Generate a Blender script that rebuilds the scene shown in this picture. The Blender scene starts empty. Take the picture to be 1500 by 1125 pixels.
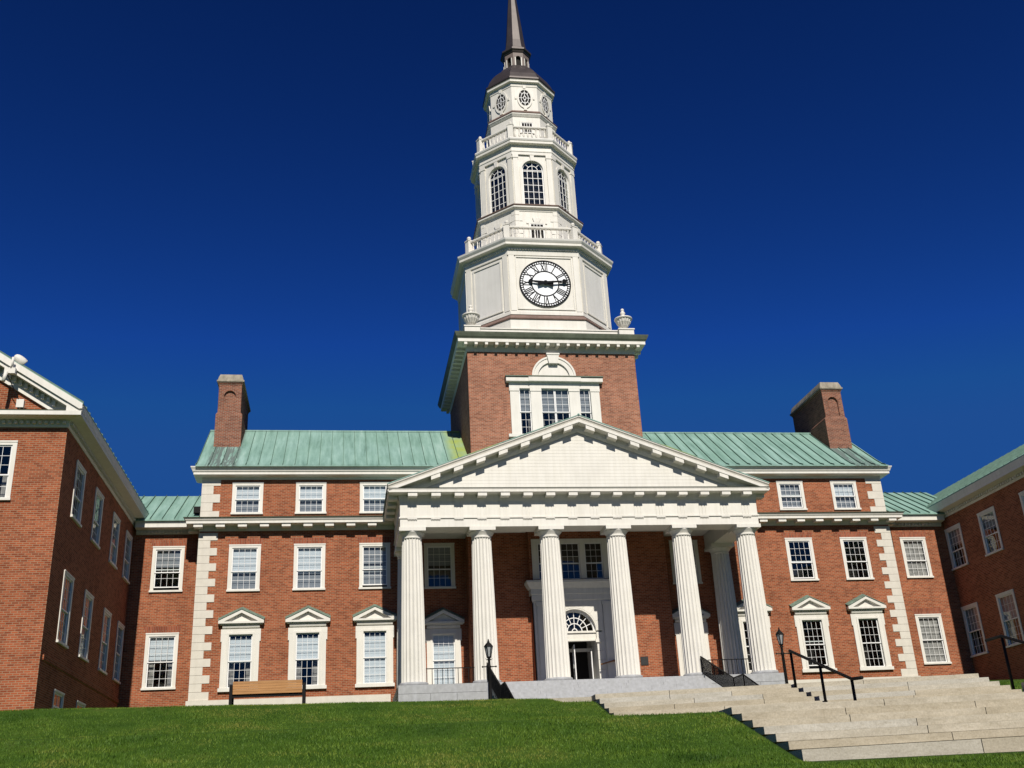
import bpy, math, random
import numpy as np
from mathutils import Vector, Matrix
random.seed(7)
S = bpy.context.scene
COL = S.collection
R = math.radians
T225 = math.tan(R(22.5))

# ------------------------------------------------------------------ materials
MATS = {}
def new_mat(name):
    m = bpy.data.materials.new(name); m.use_nodes = True
    nt = m.node_tree; b = nt.nodes['Principled BSDF']
    MATS[name] = m
    return m, nt, b
def N(nt, kind, **kw):
    n = nt.nodes.new(kind)
    for k, v in kw.items():
        if k in n.inputs.keys(): n.inputs[k].default_value = v
        else: setattr(n, k, v)
    return n
def L(nt, a, b): nt.links.new(a, b)
def mix_rgb(nt, fac, a, b, blend='MIX'):
    n = nt.nodes.new('ShaderNodeMix'); n.data_type = 'RGBA'; n.blend_type = blend
    for sock, v in ((n.inputs[0], fac), (n.inputs[6], a), (n.inputs[7], b)):
        if isinstance(v, bpy.types.NodeSocket): L(nt, v, sock)
        elif isinstance(v, (int, float)): sock.default_value = v
        else: sock.default_value = (*v, 1) if len(v) == 3 else v
    return n.outputs[2]
def math_n(nt, op, a, b=0.0, c=None):
    n = nt.nodes.new('ShaderNodeMath'); n.operation = op
    for i, v in enumerate((a, b) if c is None else (a, b, c)):
        if isinstance(v, bpy.types.NodeSocket): L(nt, v, n.inputs[i])
        else: n.inputs[i].default_value = v
    return n.outputs[0]
def ramp(nt, fac, stops):
    n = nt.nodes.new('ShaderNodeValToRGB'); cr = n.color_ramp
    cr.elements[0].position = stops[0][0]; cr.elements[0].color = (*stops[0][1], 1)
    cr.elements[1].position = stops[-1][0]; cr.elements[1].color = (*stops[-1][1], 1)
    for p, c in stops[1:-1]:
        e = cr.elements.new(p); e.color = (*c, 1)
    L(nt, fac, n.inputs[0]); return n.outputs[0]
def noise(nt, vec, scale, detail=4, rough=.55):
    n = N(nt, 'ShaderNodeTexNoise', Scale=scale, Detail=detail, Roughness=rough)
    if vec is not None: L(nt, vec, n.inputs['Vector'])
    return n.outputs['Fac']
def obj_co(nt): return nt.nodes.new('ShaderNodeTexCoord').outputs['Object']
def scaled(nt, vec, s):
    n = nt.nodes.new('ShaderNodeMapping'); L(nt, vec, n.inputs[0]); n.inputs['Scale'].default_value = s
    return n.outputs[0]
def bump(nt, b, height, strength=.3, dist=.01):
    n = nt.nodes.new('ShaderNodeBump'); n.inputs['Strength'].default_value = strength
    n.inputs['Distance'].default_value = dist
    L(nt, height, n.inputs['Height']); L(nt, n.outputs[0], b.inputs['Normal'])

def wall_uv(nt):
    """x or y along the wall by the face direction, z up."""
    co = nt.nodes.new('ShaderNodeSeparateXYZ'); L(nt, obj_co(nt), co.inputs[0])
    g = nt.nodes.new('ShaderNodeNewGeometry'); sn = nt.nodes.new('ShaderNodeSeparateXYZ'); L(nt, g.outputs['True Normal'], sn.inputs[0])
    ax = math_n(nt, 'GREATER_THAN', math_n(nt, 'ABSOLUTE', sn.outputs[0]), .6)
    u = math_n(nt, 'ADD', math_n(nt, 'MULTIPLY', co.outputs[0], math_n(nt, 'SUBTRACT', 1.0, ax)), math_n(nt, 'MULTIPLY', co.outputs[1], ax))
    cb = nt.nodes.new('ShaderNodeCombineXYZ'); L(nt, u, cb.inputs[0]); L(nt, co.outputs[2], cb.inputs[1])
    return cb.outputs[0], co

def brick_material(name, c1, c2, mortar, bw=.225, bh=.0775, soldier=False):
    m, nt, b = new_mat(name)
    uv, co = wall_uv(nt)
    if soldier:
        sw = nt.nodes.new('ShaderNodeSeparateXYZ'); L(nt, uv, sw.inputs[0])
        cb = nt.nodes.new('ShaderNodeCombineXYZ'); L(nt, sw.outputs[1], cb.inputs[0]); L(nt, sw.outputs[0], cb.inputs[1]); uv = cb.outputs[0]
        bw = .5
    bt = nt.nodes.new('ShaderNodeTexBrick'); L(nt, uv, bt.inputs['Vector'])
    bt.inputs['Scale'].default_value = 1; bt.inputs['Brick Width'].default_value = bw; bt.inputs['Row Height'].default_value = bh
    bt.inputs['Mortar Size'].default_value = .0125; bt.inputs['Mortar Smooth'].default_value = .2; bt.inputs['Bias'].default_value = -.1
    bt.inputs['Color1'].default_value = (*c1, 1); bt.inputs['Color2'].default_value = (*c2, 1); bt.inputs['Mortar'].default_value = (*mortar, 1)
    # a second random per brick for the odd dark header
    bt2 = nt.nodes.new('ShaderNodeTexBrick'); L(nt, uv, bt2.inputs['Vector'])
    bt2.inputs['Scale'].default_value = 1; bt2.inputs['Brick Width'].default_value = bw; bt2.inputs['Row Height'].default_value = bh
    bt2.inputs['Mortar Size'].default_value = 0; bt2.inputs['Bias'].default_value = -.3
    bt2.inputs['Color1'].default_value = (1, 1, 1, 1); bt2.inputs['Color2'].default_value = (.5, .47, .5, 1)
    c = mix_rgb(nt, .6, bt.outputs['Color'], bt2.outputs['Color'], 'MULTIPLY')
    n1 = noise(nt, uv, .5, 5, .6)
    c = mix_rgb(nt, 1.0, c, ramp(nt, n1, [(.25, (.78, .76, .76)), (.55, (1, 1, 1)), (.8, (1.16, 1.1, 1.08))]), 'MULTIPLY')
    n2 = noise(nt, scaled(nt, uv, (1.2, 9, 1)), 1.6, 5, .65)   # courses laid from different batches
    c = mix_rgb(nt, .35, c, ramp(nt, n2, [(.3, (.72, .7, .72)), (.6, (1.08, 1.05, 1.02))]), 'MULTIPLY')
    n3 = noise(nt, scaled(nt, uv, (3.5, .25, 1)), 1.0, 4, .6)  # faint wash down the face
    c = mix_rgb(nt, .35, c, ramp(nt, n3, [(.35, (.8, .8, .82)), (.65, (1.06, 1.06, 1.06))]), 'MULTIPLY')
    L(nt, c, b.inputs['Base Color']); b.inputs['Roughness'].default_value = .95; b.inputs['Specular IOR Level'].default_value = .03
    bump(nt, b, math_n(nt, 'SUBTRACT', 1.0, bt.outputs['Fac']), .5, .006)
    return m
BRICK = brick_material('brick_red', (.38, .104, .045), (.275, .070, .032), (.37, .235, .145))
BRICK_OLD = brick_material('brick_weathered', (.29, .098, .055), (.20, .067, .042), (.32, .25, .19))
BRICK_TOWER = brick_material('brick_tower', (.40, .148, .085), (.30, .105, .060), (.40, .29, .21))
SOLDIER = brick_material('brick_flat_arch', (.36, .098, .048), (.27, .066, .035), (.30, .19, .13), soldier=True)

def simple(name, col, rough=.6, var=.12, scale=2., spec=.35, metal=0., streak=0.):
    m, nt, b = new_mat(name)
    co = obj_co(nt)
    n1 = noise(nt, co, scale, 5, .6)
    c = ramp(nt, n1, [(.3, tuple(v*(1-var) for v in col)), (.7, tuple(min(1, v*(1+var*.6)) for v in col))])
    if streak:
        n2 = noise(nt, scaled(nt, co, (5, 5, .35)), 1.3, 5, .6)
        c = mix_rgb(nt, streak, c, ramp(nt, n2, [(.35, (.72, .71, .66)), (.6, (1, 1, 1))]), 'MULTIPLY')
    L(nt, c, b.inputs['Base Color'])
    b.inputs['Roughness'].default_value = rough; b.inputs['Specular IOR Level'].default_value = spec; b.inputs['Metallic'].default_value = metal
    return m
WHITE = simple('white_paint', (.74, .71, .64), .55, .06, 1.1, streak=.26)
WHITE2 = simple('white_sash_paint', (.80, .79, .77), .45, .03, 2)
TRIMGREY = simple('grey_white_panel', (.71, .69, .64), .6, .05, 1.1, streak=.2)
LIME = simple('limestone', (.66, .615, .53), .8, .07, 3.5, streak=.14)
CAP = simple('weathered_cap_stone', (.34, .30, .235), .9, .35, 3., streak=.7)
IRON = simple('black_iron', (.006, .0055, .0055), .65, .3, 8, .18)
BRONZE = simple('dark_bronze_sheet', (.070, .056, .052), .46, .25, 1.5, .5, metal=.35, streak=.5)
CLOCKB = simple('matt_black', (.012, .012, .014), .85, .2, 8, .1)
DARK = simple('dark_interior', (.02, .018, .016), .9, .3, 1)  # unlit room depth put into the colour; also fills stone joints
SILL = simple('grey_granite_base', (.42, .42, .41), .8, .12, 7, streak=.3)
FLASH = simple('patina_flashing', (.16, .225, .175), .7, .35, 5, streak=.5)
BRASS = simple('worn_brass', (.33, .17, .07), .45, .2, 6, .5, metal=.4)
PLAQUE = simple('bronze_plate', (.03, .03, .028), .5, .2, 6, .5, metal=.3)
GUTTER = simple('patinated_gutter', (.13, .148, .105), .65, .25, 2., streak=.5)
LEAD = simple('copper_flashing', (.20, .13, .105), .6, .25, 2., streak=.4)
CLOCKW = simple('white_dial', (.86, .87, .89), .4, .03, 2)
BLIND = simple('white_roller_blind', (.70, .73, .77), .8, .06, 3)
SHADE = simple('grey_slat_blind', (.30, .31, .33), .8, .2, 4)
CURTAIN = simple('pale_curtain', (.40, .37, .35), .9, .4, 5)

# blind with slats
def slat_blind(name, col):
    m, nt, b = new_mat(name)
    sp = nt.nodes.new('ShaderNodeSeparateXYZ'); L(nt, obj_co(nt), sp.inputs[0])
    w = math_n(nt, 'FRACT', math_n(nt, 'MULTIPLY', sp.outputs[2], 6.2))
    c = mix_rgb(nt, math_n(nt, 'GREATER_THAN', w, .9), col, tuple(v*.6 for v in col))
    L(nt, c, b.inputs['Base Color']); b.inputs['Roughness'].default_value = .8
    return m
BLIND = slat_blind('white_slat_blind', (.66, .69, .74))
SHADE = slat_blind('grey_slat_blind2', (.27, .28, .31))

# copper roof: verdigris with streaks that run down the slope
def copper():
    m, nt, b = new_mat('verdigris_copper')
    co = obj_co(nt)
    st = noise(nt, scaled(nt, co, (3.2, .35, .35)), 1.0, 6, .65)
    bl = noise(nt, co, .45, 4, .6)
    c = ramp(nt, st, [(.25, (.105, .19, .155)), (.40, (.18, .30, .25)), (.58, (.245, .385, .33)), (.75, (.33, .46, .41))])
    c = mix_rgb(nt, .55, c, ramp(nt, bl, [(.3, (.72, .80, .72)), (.7, (1.1, 1.08, 1.1))]), 'MULTIPLY')
    # dull lead-coloured runs below the end chimneys, lichen beside the tower
    sp = nt.nodes.new('ShaderNodeSeparateXYZ'); L(nt, co, sp.inputs[0])
    ax = math_n(nt, 'ABSOLUTE', sp.outputs[0])
    def band(lo, hi, soft):
        a = nt.nodes.new('ShaderNodeMapRange'); a.interpolation_type = 'SMOOTHSTEP'
        L(nt, ax, a.inputs[0]); a.inputs[1].default_value = lo-soft; a.inputs[2].default_value = lo+soft
        d = nt.nodes.new('ShaderNodeMapRange'); d.interpolation_type = 'SMOOTHSTEP'
        L(nt, ax, d.inputs[0]); d.inputs[1].default_value = hi-soft; d.inputs[2].default_value = hi+soft
        return math_n(nt, 'MULTIPLY', a.outputs[0], math_n(nt, 'SUBTRACT', 1.0, d.outputs[0]))
    fine = noise(nt, scaled(nt, co, (9, .5, .5)), 1.0, 5, .7)
    chm = math_n(nt, 'MULTIPLY', band(16.3, 17.75, .12), math_n(nt, 'GREATER_THAN', fine, .47))
    c = mix_rgb(nt, math_n(nt, 'MULTIPLY', chm, .85), c, (.10, .125, .115))
    lic = math_n(nt, 'MULTIPLY', band(4.0, 5.45, .35), ramp(nt, noise(nt, co, 1.3, 4), [(.25, (.3,)*3), (.6, (1,)*3)]))
    c = mix_rgb(nt, lic, c, (.30, .37, .085))
    L(nt, c, b.inputs['Base Color']); b.inputs['Roughness'].default_value = .62; b.inputs['Specular IOR Level'].default_value = .35
    bump(nt, b, st, .15, .02)
    return m
COPPER = copper()

def granite():
    m, nt, b = new_mat('pale_granite')
    co = obj_co(nt)
    g = nt.nodes.new('ShaderNodeNewGeometry')
    n1 = noise(nt, co, 30, 3, .7); n2 = noise(nt, scaled(nt, co, (.8, .8, 3)), 1.6, 5, .6)
    base = ramp(nt, g.outputs['Random Per Island'], [(0, (.39, .345, .26)), (.35, (.43, .385, .30)), (.7, (.45, .415, .34)), (1, (.44, .425, .38))])
    c = mix_rgb(nt, .8, base, ramp(nt, n2, [(.3, (.78, .76, .70)), (.62, (1.06, 1.05, 1.02))]), 'MULTIPLY')
    c = mix_rgb(nt, .6, c, ramp(nt, n1, [(.35, (.78, .78, .78)), (.65, (1.12, 1.12, 1.12))]), 'MULTIPLY')
    c = mix_rgb(nt, .8, c, ramp(nt, noise(nt, scaled(nt, co, (1, 1, 2.5)), 9., 6, .75), [(.35, (.82, .80, .76)), (.5, (1, 1, 1)), (.68, (1.08, 1.08, 1.08))]), 'MULTIPLY')
    L(nt, c, b.inputs['Base Color']); b.inputs['Roughness'].default_value = .82; b.inputs['Specular IOR Level'].default_value = .3
    bump(nt, b, n1, .25, .01)
    return m
GRANITE = granite()
GREYGRAN = simple('grey_granite', (.41, .415, .42), .8, .14, 6, streak=.35)

def wood():
    m, nt, b = new_mat('oiled_timber')
    co = obj_co(nt)
    n1 = noise(nt, scaled(nt, co, (1.2, 14, 14)), 2.0, 5, .6)
    g = nt.nodes.new('ShaderNodeNewGeometry')
    c = ramp(nt, n1, [(.3, (.42, .20, .07)), (.7, (.56, .29, .115))])
    c = mix_rgb(nt, .4, c, ramp(nt, g.outputs['Random Per Island'], [(0, (.75, .75, .75)), (1, (1.1, 1.08, 1.05))]), 'MULTIPLY')
    L(nt, c, b.inputs['Base Color']); b.inputs['Roughness'].default_value = .6
    return m
WOOD = wood()

def glass():
    m, nt, b = new_mat('window_glass')
    nt.nodes.remove(b)
    out = [n for n in nt.nodes if n.type == 'OUTPUT_MATERIAL'][0]
    tr = N(nt, 'ShaderNodeBsdfTransparent'); tr.inputs[0].default_value = (.86, .90, .90, 1)
    gl = N(nt, 'ShaderNodeBsdfGlossy'); gl.inputs['Roughness'].default_value = .015; gl.inputs['Color'].default_value = (1, .97, .84, 1)
    bp = nt.nodes.new('ShaderNodeBump'); bp.inputs['Strength'].default_value = .12; bp.inputs['Distance'].default_value = .02
    L(nt, noise(nt, obj_co(nt), 2.3, 2, .5), bp.inputs['Height'])
    L(nt, bp.outputs[0], gl.inputs['Normal'])
    mx = nt.nodes.new('ShaderNodeMixShader')
    ge = nt.nodes.new('ShaderNodeNewGeometry'); vm = nt.nodes.new('ShaderNodeVectorMath'); vm.operation = 'DOT_PRODUCT'
    L(nt, ge.outputs['Normal'], vm.inputs[0]); L(nt, ge.outputs['Incoming'], vm.inputs[1])
    sch = math_n(nt, 'POWER', math_n(nt, 'SUBTRACT', 1.0, math_n(nt, 'ABSOLUTE', vm.outputs['Value'])), 4.5)   # two-pane Schlick reflectance, same from both sides
    f = math_n(nt, 'MINIMUM', math_n(nt, 'MULTIPLY_ADD', sch, .9, .085), .95)
    L(nt, f, mx.inputs[0]); L(nt, tr.outputs[0], mx.inputs[1]); L(nt, gl.outputs[0], mx.inputs[2])
    L(nt, mx.outputs[0], out.inputs[0])
    return m
GLASS = glass()

def lamp_glass():
    m, nt, b = new_mat('lantern_glass')
    b.inputs['Base Color'].default_value = (.42, .44, .45, 1); b.inputs['Roughness'].default_value = .25
    b.inputs['Transmission Weight'].default_value = .35
    return m
LAMPGLASS = lamp_glass()

def turf():
    m, nt, b = new_mat('lawn_soil')
    co = obj_co(nt)
    c = ramp(nt, noise(nt, co, 1.2, 6, .65), [(.3, (.024, .055, .006)), (.55, (.042, .085, .010)), (.75, (.075, .100, .018))])
    c = mix_rgb(nt, .6, c, ramp(nt, noise(nt, co, 60, 3, .7), [(.3, (.55, .55, .5)), (.7, (1.3, 1.25, 1.2))]), 'MULTIPLY')
    L(nt, c, b.inputs['Base Color']); b.inputs['Roughness'].default_value = .9; b.inputs['Specular IOR Level'].default_value = .1
    return m
TURF = turf()
def blade_mat():
    m, nt, b = new_mat('grass_blade')
    co = obj_co(nt)
    g = nt.nodes.new('ShaderNodeNewGeometry')
    mixn = math_n(nt, 'ADD', math_n(nt, 'MULTIPLY', noise(nt, scaled(nt, co, (.22, .45, .45)), 1.0, 3, .5), .5), math_n(nt, 'MULTIPLY', noise(nt, scaled(nt, co, (.8, 1.3, 1.3)), 1.0, 6, .65), .5))
    big = ramp(nt, mixn, [(.37, (.024, .062, .005)), (.45, (.056, .118, .009)), (.53, (.100, .168, .016)), (.61, (.180, .195, .034))])
    c = mix_rgb(nt, .7, big, ramp(nt, g.outputs['Random Per Island'], [(0, (.6, .66, .55)), (.5, (1, 1, 1)), (.93, (1.2, 1.15, 1.1)), (1, (1.6, 1.35, 1.5))]), 'MULTIPLY')
    L(nt, c, b.inputs['Base Color']); b.inputs['Roughness'].default_value = .6; b.inputs['Specular IOR Level'].default_value = .2
    return m
BLADE = blade_mat()

# ------------------------------------------------------------------ mesh tools
class MB:
    def __init__(s): s.v = []; s.f = []; s.m = []; s.mats = []; s.sm = []
    def mi(s, mat):
        if mat not in s.mats: s.mats.append(mat)
        return s.mats.index(mat)
    def add(s, vs, fs, mat, smooth=False):
        o = len(s.v); s.v += [tuple(v) for v in vs]; k = s.mi(mat)
        for f in fs: s.f.append([o+i for i in f]); s.m.append(k); s.sm.append(smooth)
    def box(s, x0, x1, y0, y1, z0, z1, mat, T=None):
        vs = [(x, y, z) for z in (z0, z1) for y in (y0, y1) for x in (x0, x1)]
        if T: vs = [T(*v) for v in vs]
        s.add(vs, [(0, 2, 3, 1), (4, 5, 7, 6), (0, 1, 5, 4), (2, 6, 7, 3), (0, 4, 6, 2), (1, 3, 7, 5)], mat)
    def prism(s, pts, d0, d1, mat, T, smooth=False):
        """pts (u,z) outline, extruded from depth d0 to d1 through T(u,d,z)."""
        n = len(pts)
        vs = [T(u, d0, z) for u, z in pts]+[T(u, d1, z) for u, z in pts]
        fs = [tuple(range(n)), tuple(range(2*n-1, n-1, -1))]+[(i, i+n, (i+1) % n+n, (i+1) % n) for i in range(n)]
        s.add(vs, fs, mat, smooth)
    def loft(s, rings, mat, closed=True, caps=True, smooth=False):
        n = len(rings[0]); vs = [p for r in rings for p in r]; fs = []
        for k in range(len(rings)-1):
            for i in range(n if closed else n-1):
                j = (i+1) % n
                fs.append((k*n+i, k*n+j, (k+1)*n+j, (k+1)*n+i))
        if caps and closed:
            fs.append(tuple(range(n-1, -1, -1))); fs.append(tuple((len(rings)-1)*n+i for i in range(n)))
        s.add(vs, fs, mat, smooth)
    def sweep(s, path, prof, mat, closed=False, side=1):
        """mitred moulding: path of (x,y), profile of (offset, z); side=1 puts the offset to the right of travel."""
        n = len(path); out = []
        for i, p in enumerate(path):
            p = Vector(p)
            a = Vector(path[i-1]) if (closed or i > 0) else None
            c = Vector(path[(i+1) % n]) if (closed or i < n-1) else None
            d1 = (p-a).normalized() if a is not None else None
            d2 = (c-p).normalized() if c is not None else None
            if d1 is None: d1 = d2
            if d2 is None: d2 = d1
            n1 = Vector((d1.y, -d1.x))*side; n2 = Vector((d2.y, -d2.x))*side
            m = (n1+n2); m = m/m.dot(n1) if m.length > 1e-6 else n1
            out.append([(p.x+m.x*o, p.y+m.y*o, z) for o, z in prof])
        k = len(prof)
        vs = [q for r in out for q in r]; fs = []
        for i in range(n if closed else n-1):
            j = (i+1) % n
            for q in range(k):
                t = (q+1) % k
                fs.append((i*k+q, j*k+q, j*k+t, i*k+t))
        if not closed:
            fs.append(tuple(range(k))); fs.append(tuple((n-1)*k+q for q in range(k-1, -1, -1)))
        s.add(vs, fs, mat)
    def lathe(s, prof, c, mat, n=16, smooth=True):
        rings = [[(c[0]+r*math.cos(2*math.pi*i/n), c[1]+r*math.sin(2*math.pi*i/n), c[2]+z) for i in range(n)] for r, z in prof]
        s.loft(rings, mat, True, True, smooth)
    def tube(s, pts, r, mat, n=8):
        pts = [Vector(p) for p in pts]; rings = []
        for i, p in enumerate(pts):
            d = (pts[min(i+1, len(pts)-1)]-pts[max(i-1, 0)]).normalized()
            up = Vector((0, 0, 1)) if abs(d.z) < .9 else Vector((1, 0, 0))
            a = d.cross(up).normalized(); b = d.cross(a)
            rings.append([tuple(p+(a*math.cos(2*math.pi*k/n)+b*math.sin(2*math.pi*k/n))*r) for k in range(n)])
        s.loft(rings, mat, True, True, n > 6)
    def arch_slab(s, T, u0, u1, z0, z1, uc, h, zs, d0, d1, mat, n=14, rz=None):
        """slab u0..u1 x z0..z1 between depths with a round-headed opening from z0 up."""
        rz = rz or h
        s.box(u0, uc-h, d0, d1, z0, z1, mat, T); s.box(uc+h, u1, d0, d1, z0, z1, mat, T)
        pts = [(uc-h*math.cos(math.pi*i/n), zs+rz*math.sin(math.pi*i/n)) for i in range(n+1)]
        for i in range(n):
            a, b = pts[i], pts[i+1]
            s.prism([a, b, (b[0], z1), (a[0], z1)], d0, d1, mat, T)
    def ring_band(s, T, uc, zc, r0, r1, a0, a1, d0, d1, mat, n=16, ez=1.):
        for i in range(n):
            t0 = a0+(a1-a0)*i/n; t1 = a0+(a1-a0)*(i+1)/n
            P = lambda r, t: (uc+r*math.cos(t), zc+r*ez*math.sin(t))
            s.prism([P(r0, t0), P(r1, t0), P(r1, t1), P(r0, t1)], d0, d1, mat, T)
    def wall(s, T, u0, u1, z0, z1, holes, depth, mat):
        us = sorted({u0, u1, *[h[0] for h in holes], *[h[1] for h in holes]}); zs = sorted({z0, z1, *[h[2] for h in holes], *[h[3] for h in holes]})
        for i in range(len(us)-1):
            for j in range(len(zs)-1):
                cu = (us[i]+us[i+1])/2; cz = (zs[j]+zs[j+1])/2
                if any(h[0] < cu < h[1] and h[2] < cz < h[3] for h in holes): continue
                s.add([T(us[i], 0, zs[j]), T(us[i+1], 0, zs[j]), T(us[i+1], 0, zs[j+1]), T(us[i], 0, zs[j+1])], [(0, 1, 2, 3)], mat)
        for a, b, c, d in holes:
            for (p, q) in (((a, c), (b, c)), ((b, c), (b, d)), ((b, d), (a, d)), ((a, d), (a, c))):
                s.add([T(p[0], 0, p[1]), T(q[0], 0, q[1]), T(q[0], depth, q[1]), T(p[0], depth, p[1])], [(0, 1, 2, 3)], mat)
    def build(s, name, parent=None, fix=True):
        me = bpy.data.meshes.new(name); me.from_pydata(s.v, [], s.f)
        for m in s.mats: me.materials.append(m)
        me.polygons.foreach_set('material_index', s.m); me.polygons.foreach_set('use_smooth', s.sm); me.update()
        if fix:
            import bmesh
            bm = bmesh.new(); bm.from_mesh(me); bmesh.ops.recalc_face_normals(bm, faces=bm.faces); bm.to_mesh(me); bm.free()
        o = bpy.data.objects.new(name, me); COL.objects.link(o)
        if parent is not None: adopt(o, parent)
        return o
def adopt(o, parent):
    o.parent = parent
    loc = parent.get('_base')
    if loc is not None: o.matrix_parent_inverse = Matrix.Translation(Vector(loc)).inverted()
def dup(o, loc, parent=None, rz=0.):
    c = o.copy(); COL.objects.link(c); c.location = loc; c.rotation_euler.z = rz
    if parent is not None: adopt(c, parent)
    return c
def thing(name, label, cat, loc, group=None):
    o = bpy.data.objects.new(name, None); COL.objects.link(o); o.location = loc; o.empty_display_size = .3
    o['label'] = label; o['category'] = cat; o['_base'] = tuple(loc)
    if group: o['group'] = group
    return o
def tag(o, label, cat, group=None):
    o['label'] = label; o['category'] = cat
    if group: o['group'] = group
def struct(o, kind='structure', label=None, cat=None):
    o['kind'] = kind
    if label: o['label'] = label
    if cat: o['category'] = cat
    return o
def face(O, right, out):
    O = Vector(O); r = Vector(right); n = Vector(out)
    return lambda u, d, z: tuple((O.x+r.x*u-n.x*d, O.y+r.y*u-n.y*d, O.z+z))
def front(y): return lambda u, d, z: (u, y+d, z)
def plusx(x): return lambda u, d, z: (x-d, u, z)       # wall whose outside is +x
def minusx(x): return lambda u, d, z: (x+d, u, z)

# ------------------------------------------------------------------ windows
def sash_bars(mb, T, u0, u1, z0, z1, cols, rows, d0, d1, stile=.05, bar=.015, mat=None):
    mat = mat or WHITE2
    mb.box(u0, u0+stile, d0, d1, z0, z1, mat, T); mb.box(u1-stile, u1, d0, d1, z0, z1, mat, T)
    mb.box(u0+stile, u1-stile, d0, d1, z0, z0+stile, mat, T); mb.box(u0+stile, u1-stile, d0, d1, z1-stile, z1, mat, T)
    for i in range(1, cols):
        u = u0+stile+(u1-u0-2*stile)*i/cols
        mb.box(u-bar/2, u+bar/2, d0+.008, d1-.010, z0+stile, z1-stile, mat, T)
    for j in range(1, rows):
        z = z0+stile+(z1-z0-2*stile)*j/rows
        mb.box(u0+stile, u1-stile, d0+.009, d1-.011, z-bar/2, z+bar/2, mat, T)

def hung_sashes(parent, T, u0, u1, z0, z1, split, rows_up, rows_lo, cols, blind, bmat, opening=0., lowshade=False, bstart=0., under=None):
    zm = z0+(z1-z0)*(1-split)
    mb = MB(); sash_bars(mb, T, u0, u1, zm-.03, z1, cols, rows_up, .012, .045); mb.build('sash', parent)
    mb = MB(); sash_bars(mb, T, u0, u1, z0+opening, zm+.02+opening, cols, rows_lo, .05, .085); mb.build('sash', parent)
    mb = MB()
    g = .045
    mb.add([T(u0+g, .03, zm), T(u1-g, .03, zm), T(u1-g, .03, z1-g), T(u0+g, .03, z1-g)], [(0, 1, 2, 3)], GLASS)
    mb.add([T(u0+g, .068, z0+g+opening), T(u1-g, .068, z0+g+opening), T(u1-g, .068, zm+opening), T(u0+g, .068, zm+opening)], [(0, 1, 2, 3)], GLASS)
    mb.build('pane', parent, fix=False)
    if blind > 0:
        mb = MB(); zb = z1-(z1-z0)*blind; zt = z1-(z1-z0)*bstart
        mb.box(u0+.01, u1-.01, .14, .146, zb, zt, bmat, T)
        mb.box(u0+.01, u1-.01, .135, .155, zb-.025, zb-.001, bmat, T)
        mb.build('blind', parent)
    if under:
        mb = MB(); mb.box(u0+.01, u1-.01, .20, .206, z0+.02+opening, z1-.05, under, T); mb.build('inner_shade', parent)
    if lowshade:
        mb = MB()
        w = (u1-u0)*.24
        for a, b in ((u0+.01, u0+w), (u1-w, u1-.01)):
            n = 9
            pts = [(a+(b-a)*i/n, .30+.03*(i % 2)) for i in range(n+1)]
            for i in range(n):
                (p, d), (q, e) = pts[i], pts[i+1]
                mb.add([T(p, d, z0+.02), T(q, e, z0+.02), T(q, e, z1-(z1-z0)*.5), T(p, d, z1-(z1-z0)*.5)], [(0, 1, 2, 3)], CURTAIN)
        mb.build('curtain', parent, fix=False)

def plain_window(parent, T, uc, z0, z1, w, split=.56, ru=3, rl=2, cols=4, blind=.55, bmat=None, opening=0., lintel=True, cas=.155, lowshade=False, bstart=0., under=None):
    mb = MB(); a, b = uc-w/2, uc+w/2
    mb.box(a, a+cas, -.03, .17, z0+.09, z1, WHITE, T); mb.box(b-cas, b, -.03, .17, z0+.09, z1, WHITE, T)
    mb.box(a+cas, b-cas, -.03, .17, z1-cas, z1, WHITE, T)
    mb.box(a+cas-.035, a+cas, -.012, .16, z0+.09, z1-cas, WHITE2, T) if False else None
    mb.box(a-.03, b+.03, -.085, .17, z0, z0+.09, WHITE, T)
    mb.box(a-.012, b+.012, -.048, -.0305, z1-.05, z1+.012, WHITE, T)
    fr = mb.build('window', parent)
    hung_sashes(fr, T, a+cas, b-cas, z0+.09, z1-cas, split, ru, rl, cols, blind, bmat or BLIND, opening, lowshade, bstart, under)
    if lintel:
        mb = MB(); mb.prism([(a-.02, z1+.012), (b+.02, z1+.012), (b+.14, z1+.32), (a-.14, z1+.32)], -.004, .05, SOLDIER, T); mb.build('flat_arch', fr)
    return (a+.02, b-.02, z0+.02, z1-.02)

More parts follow.
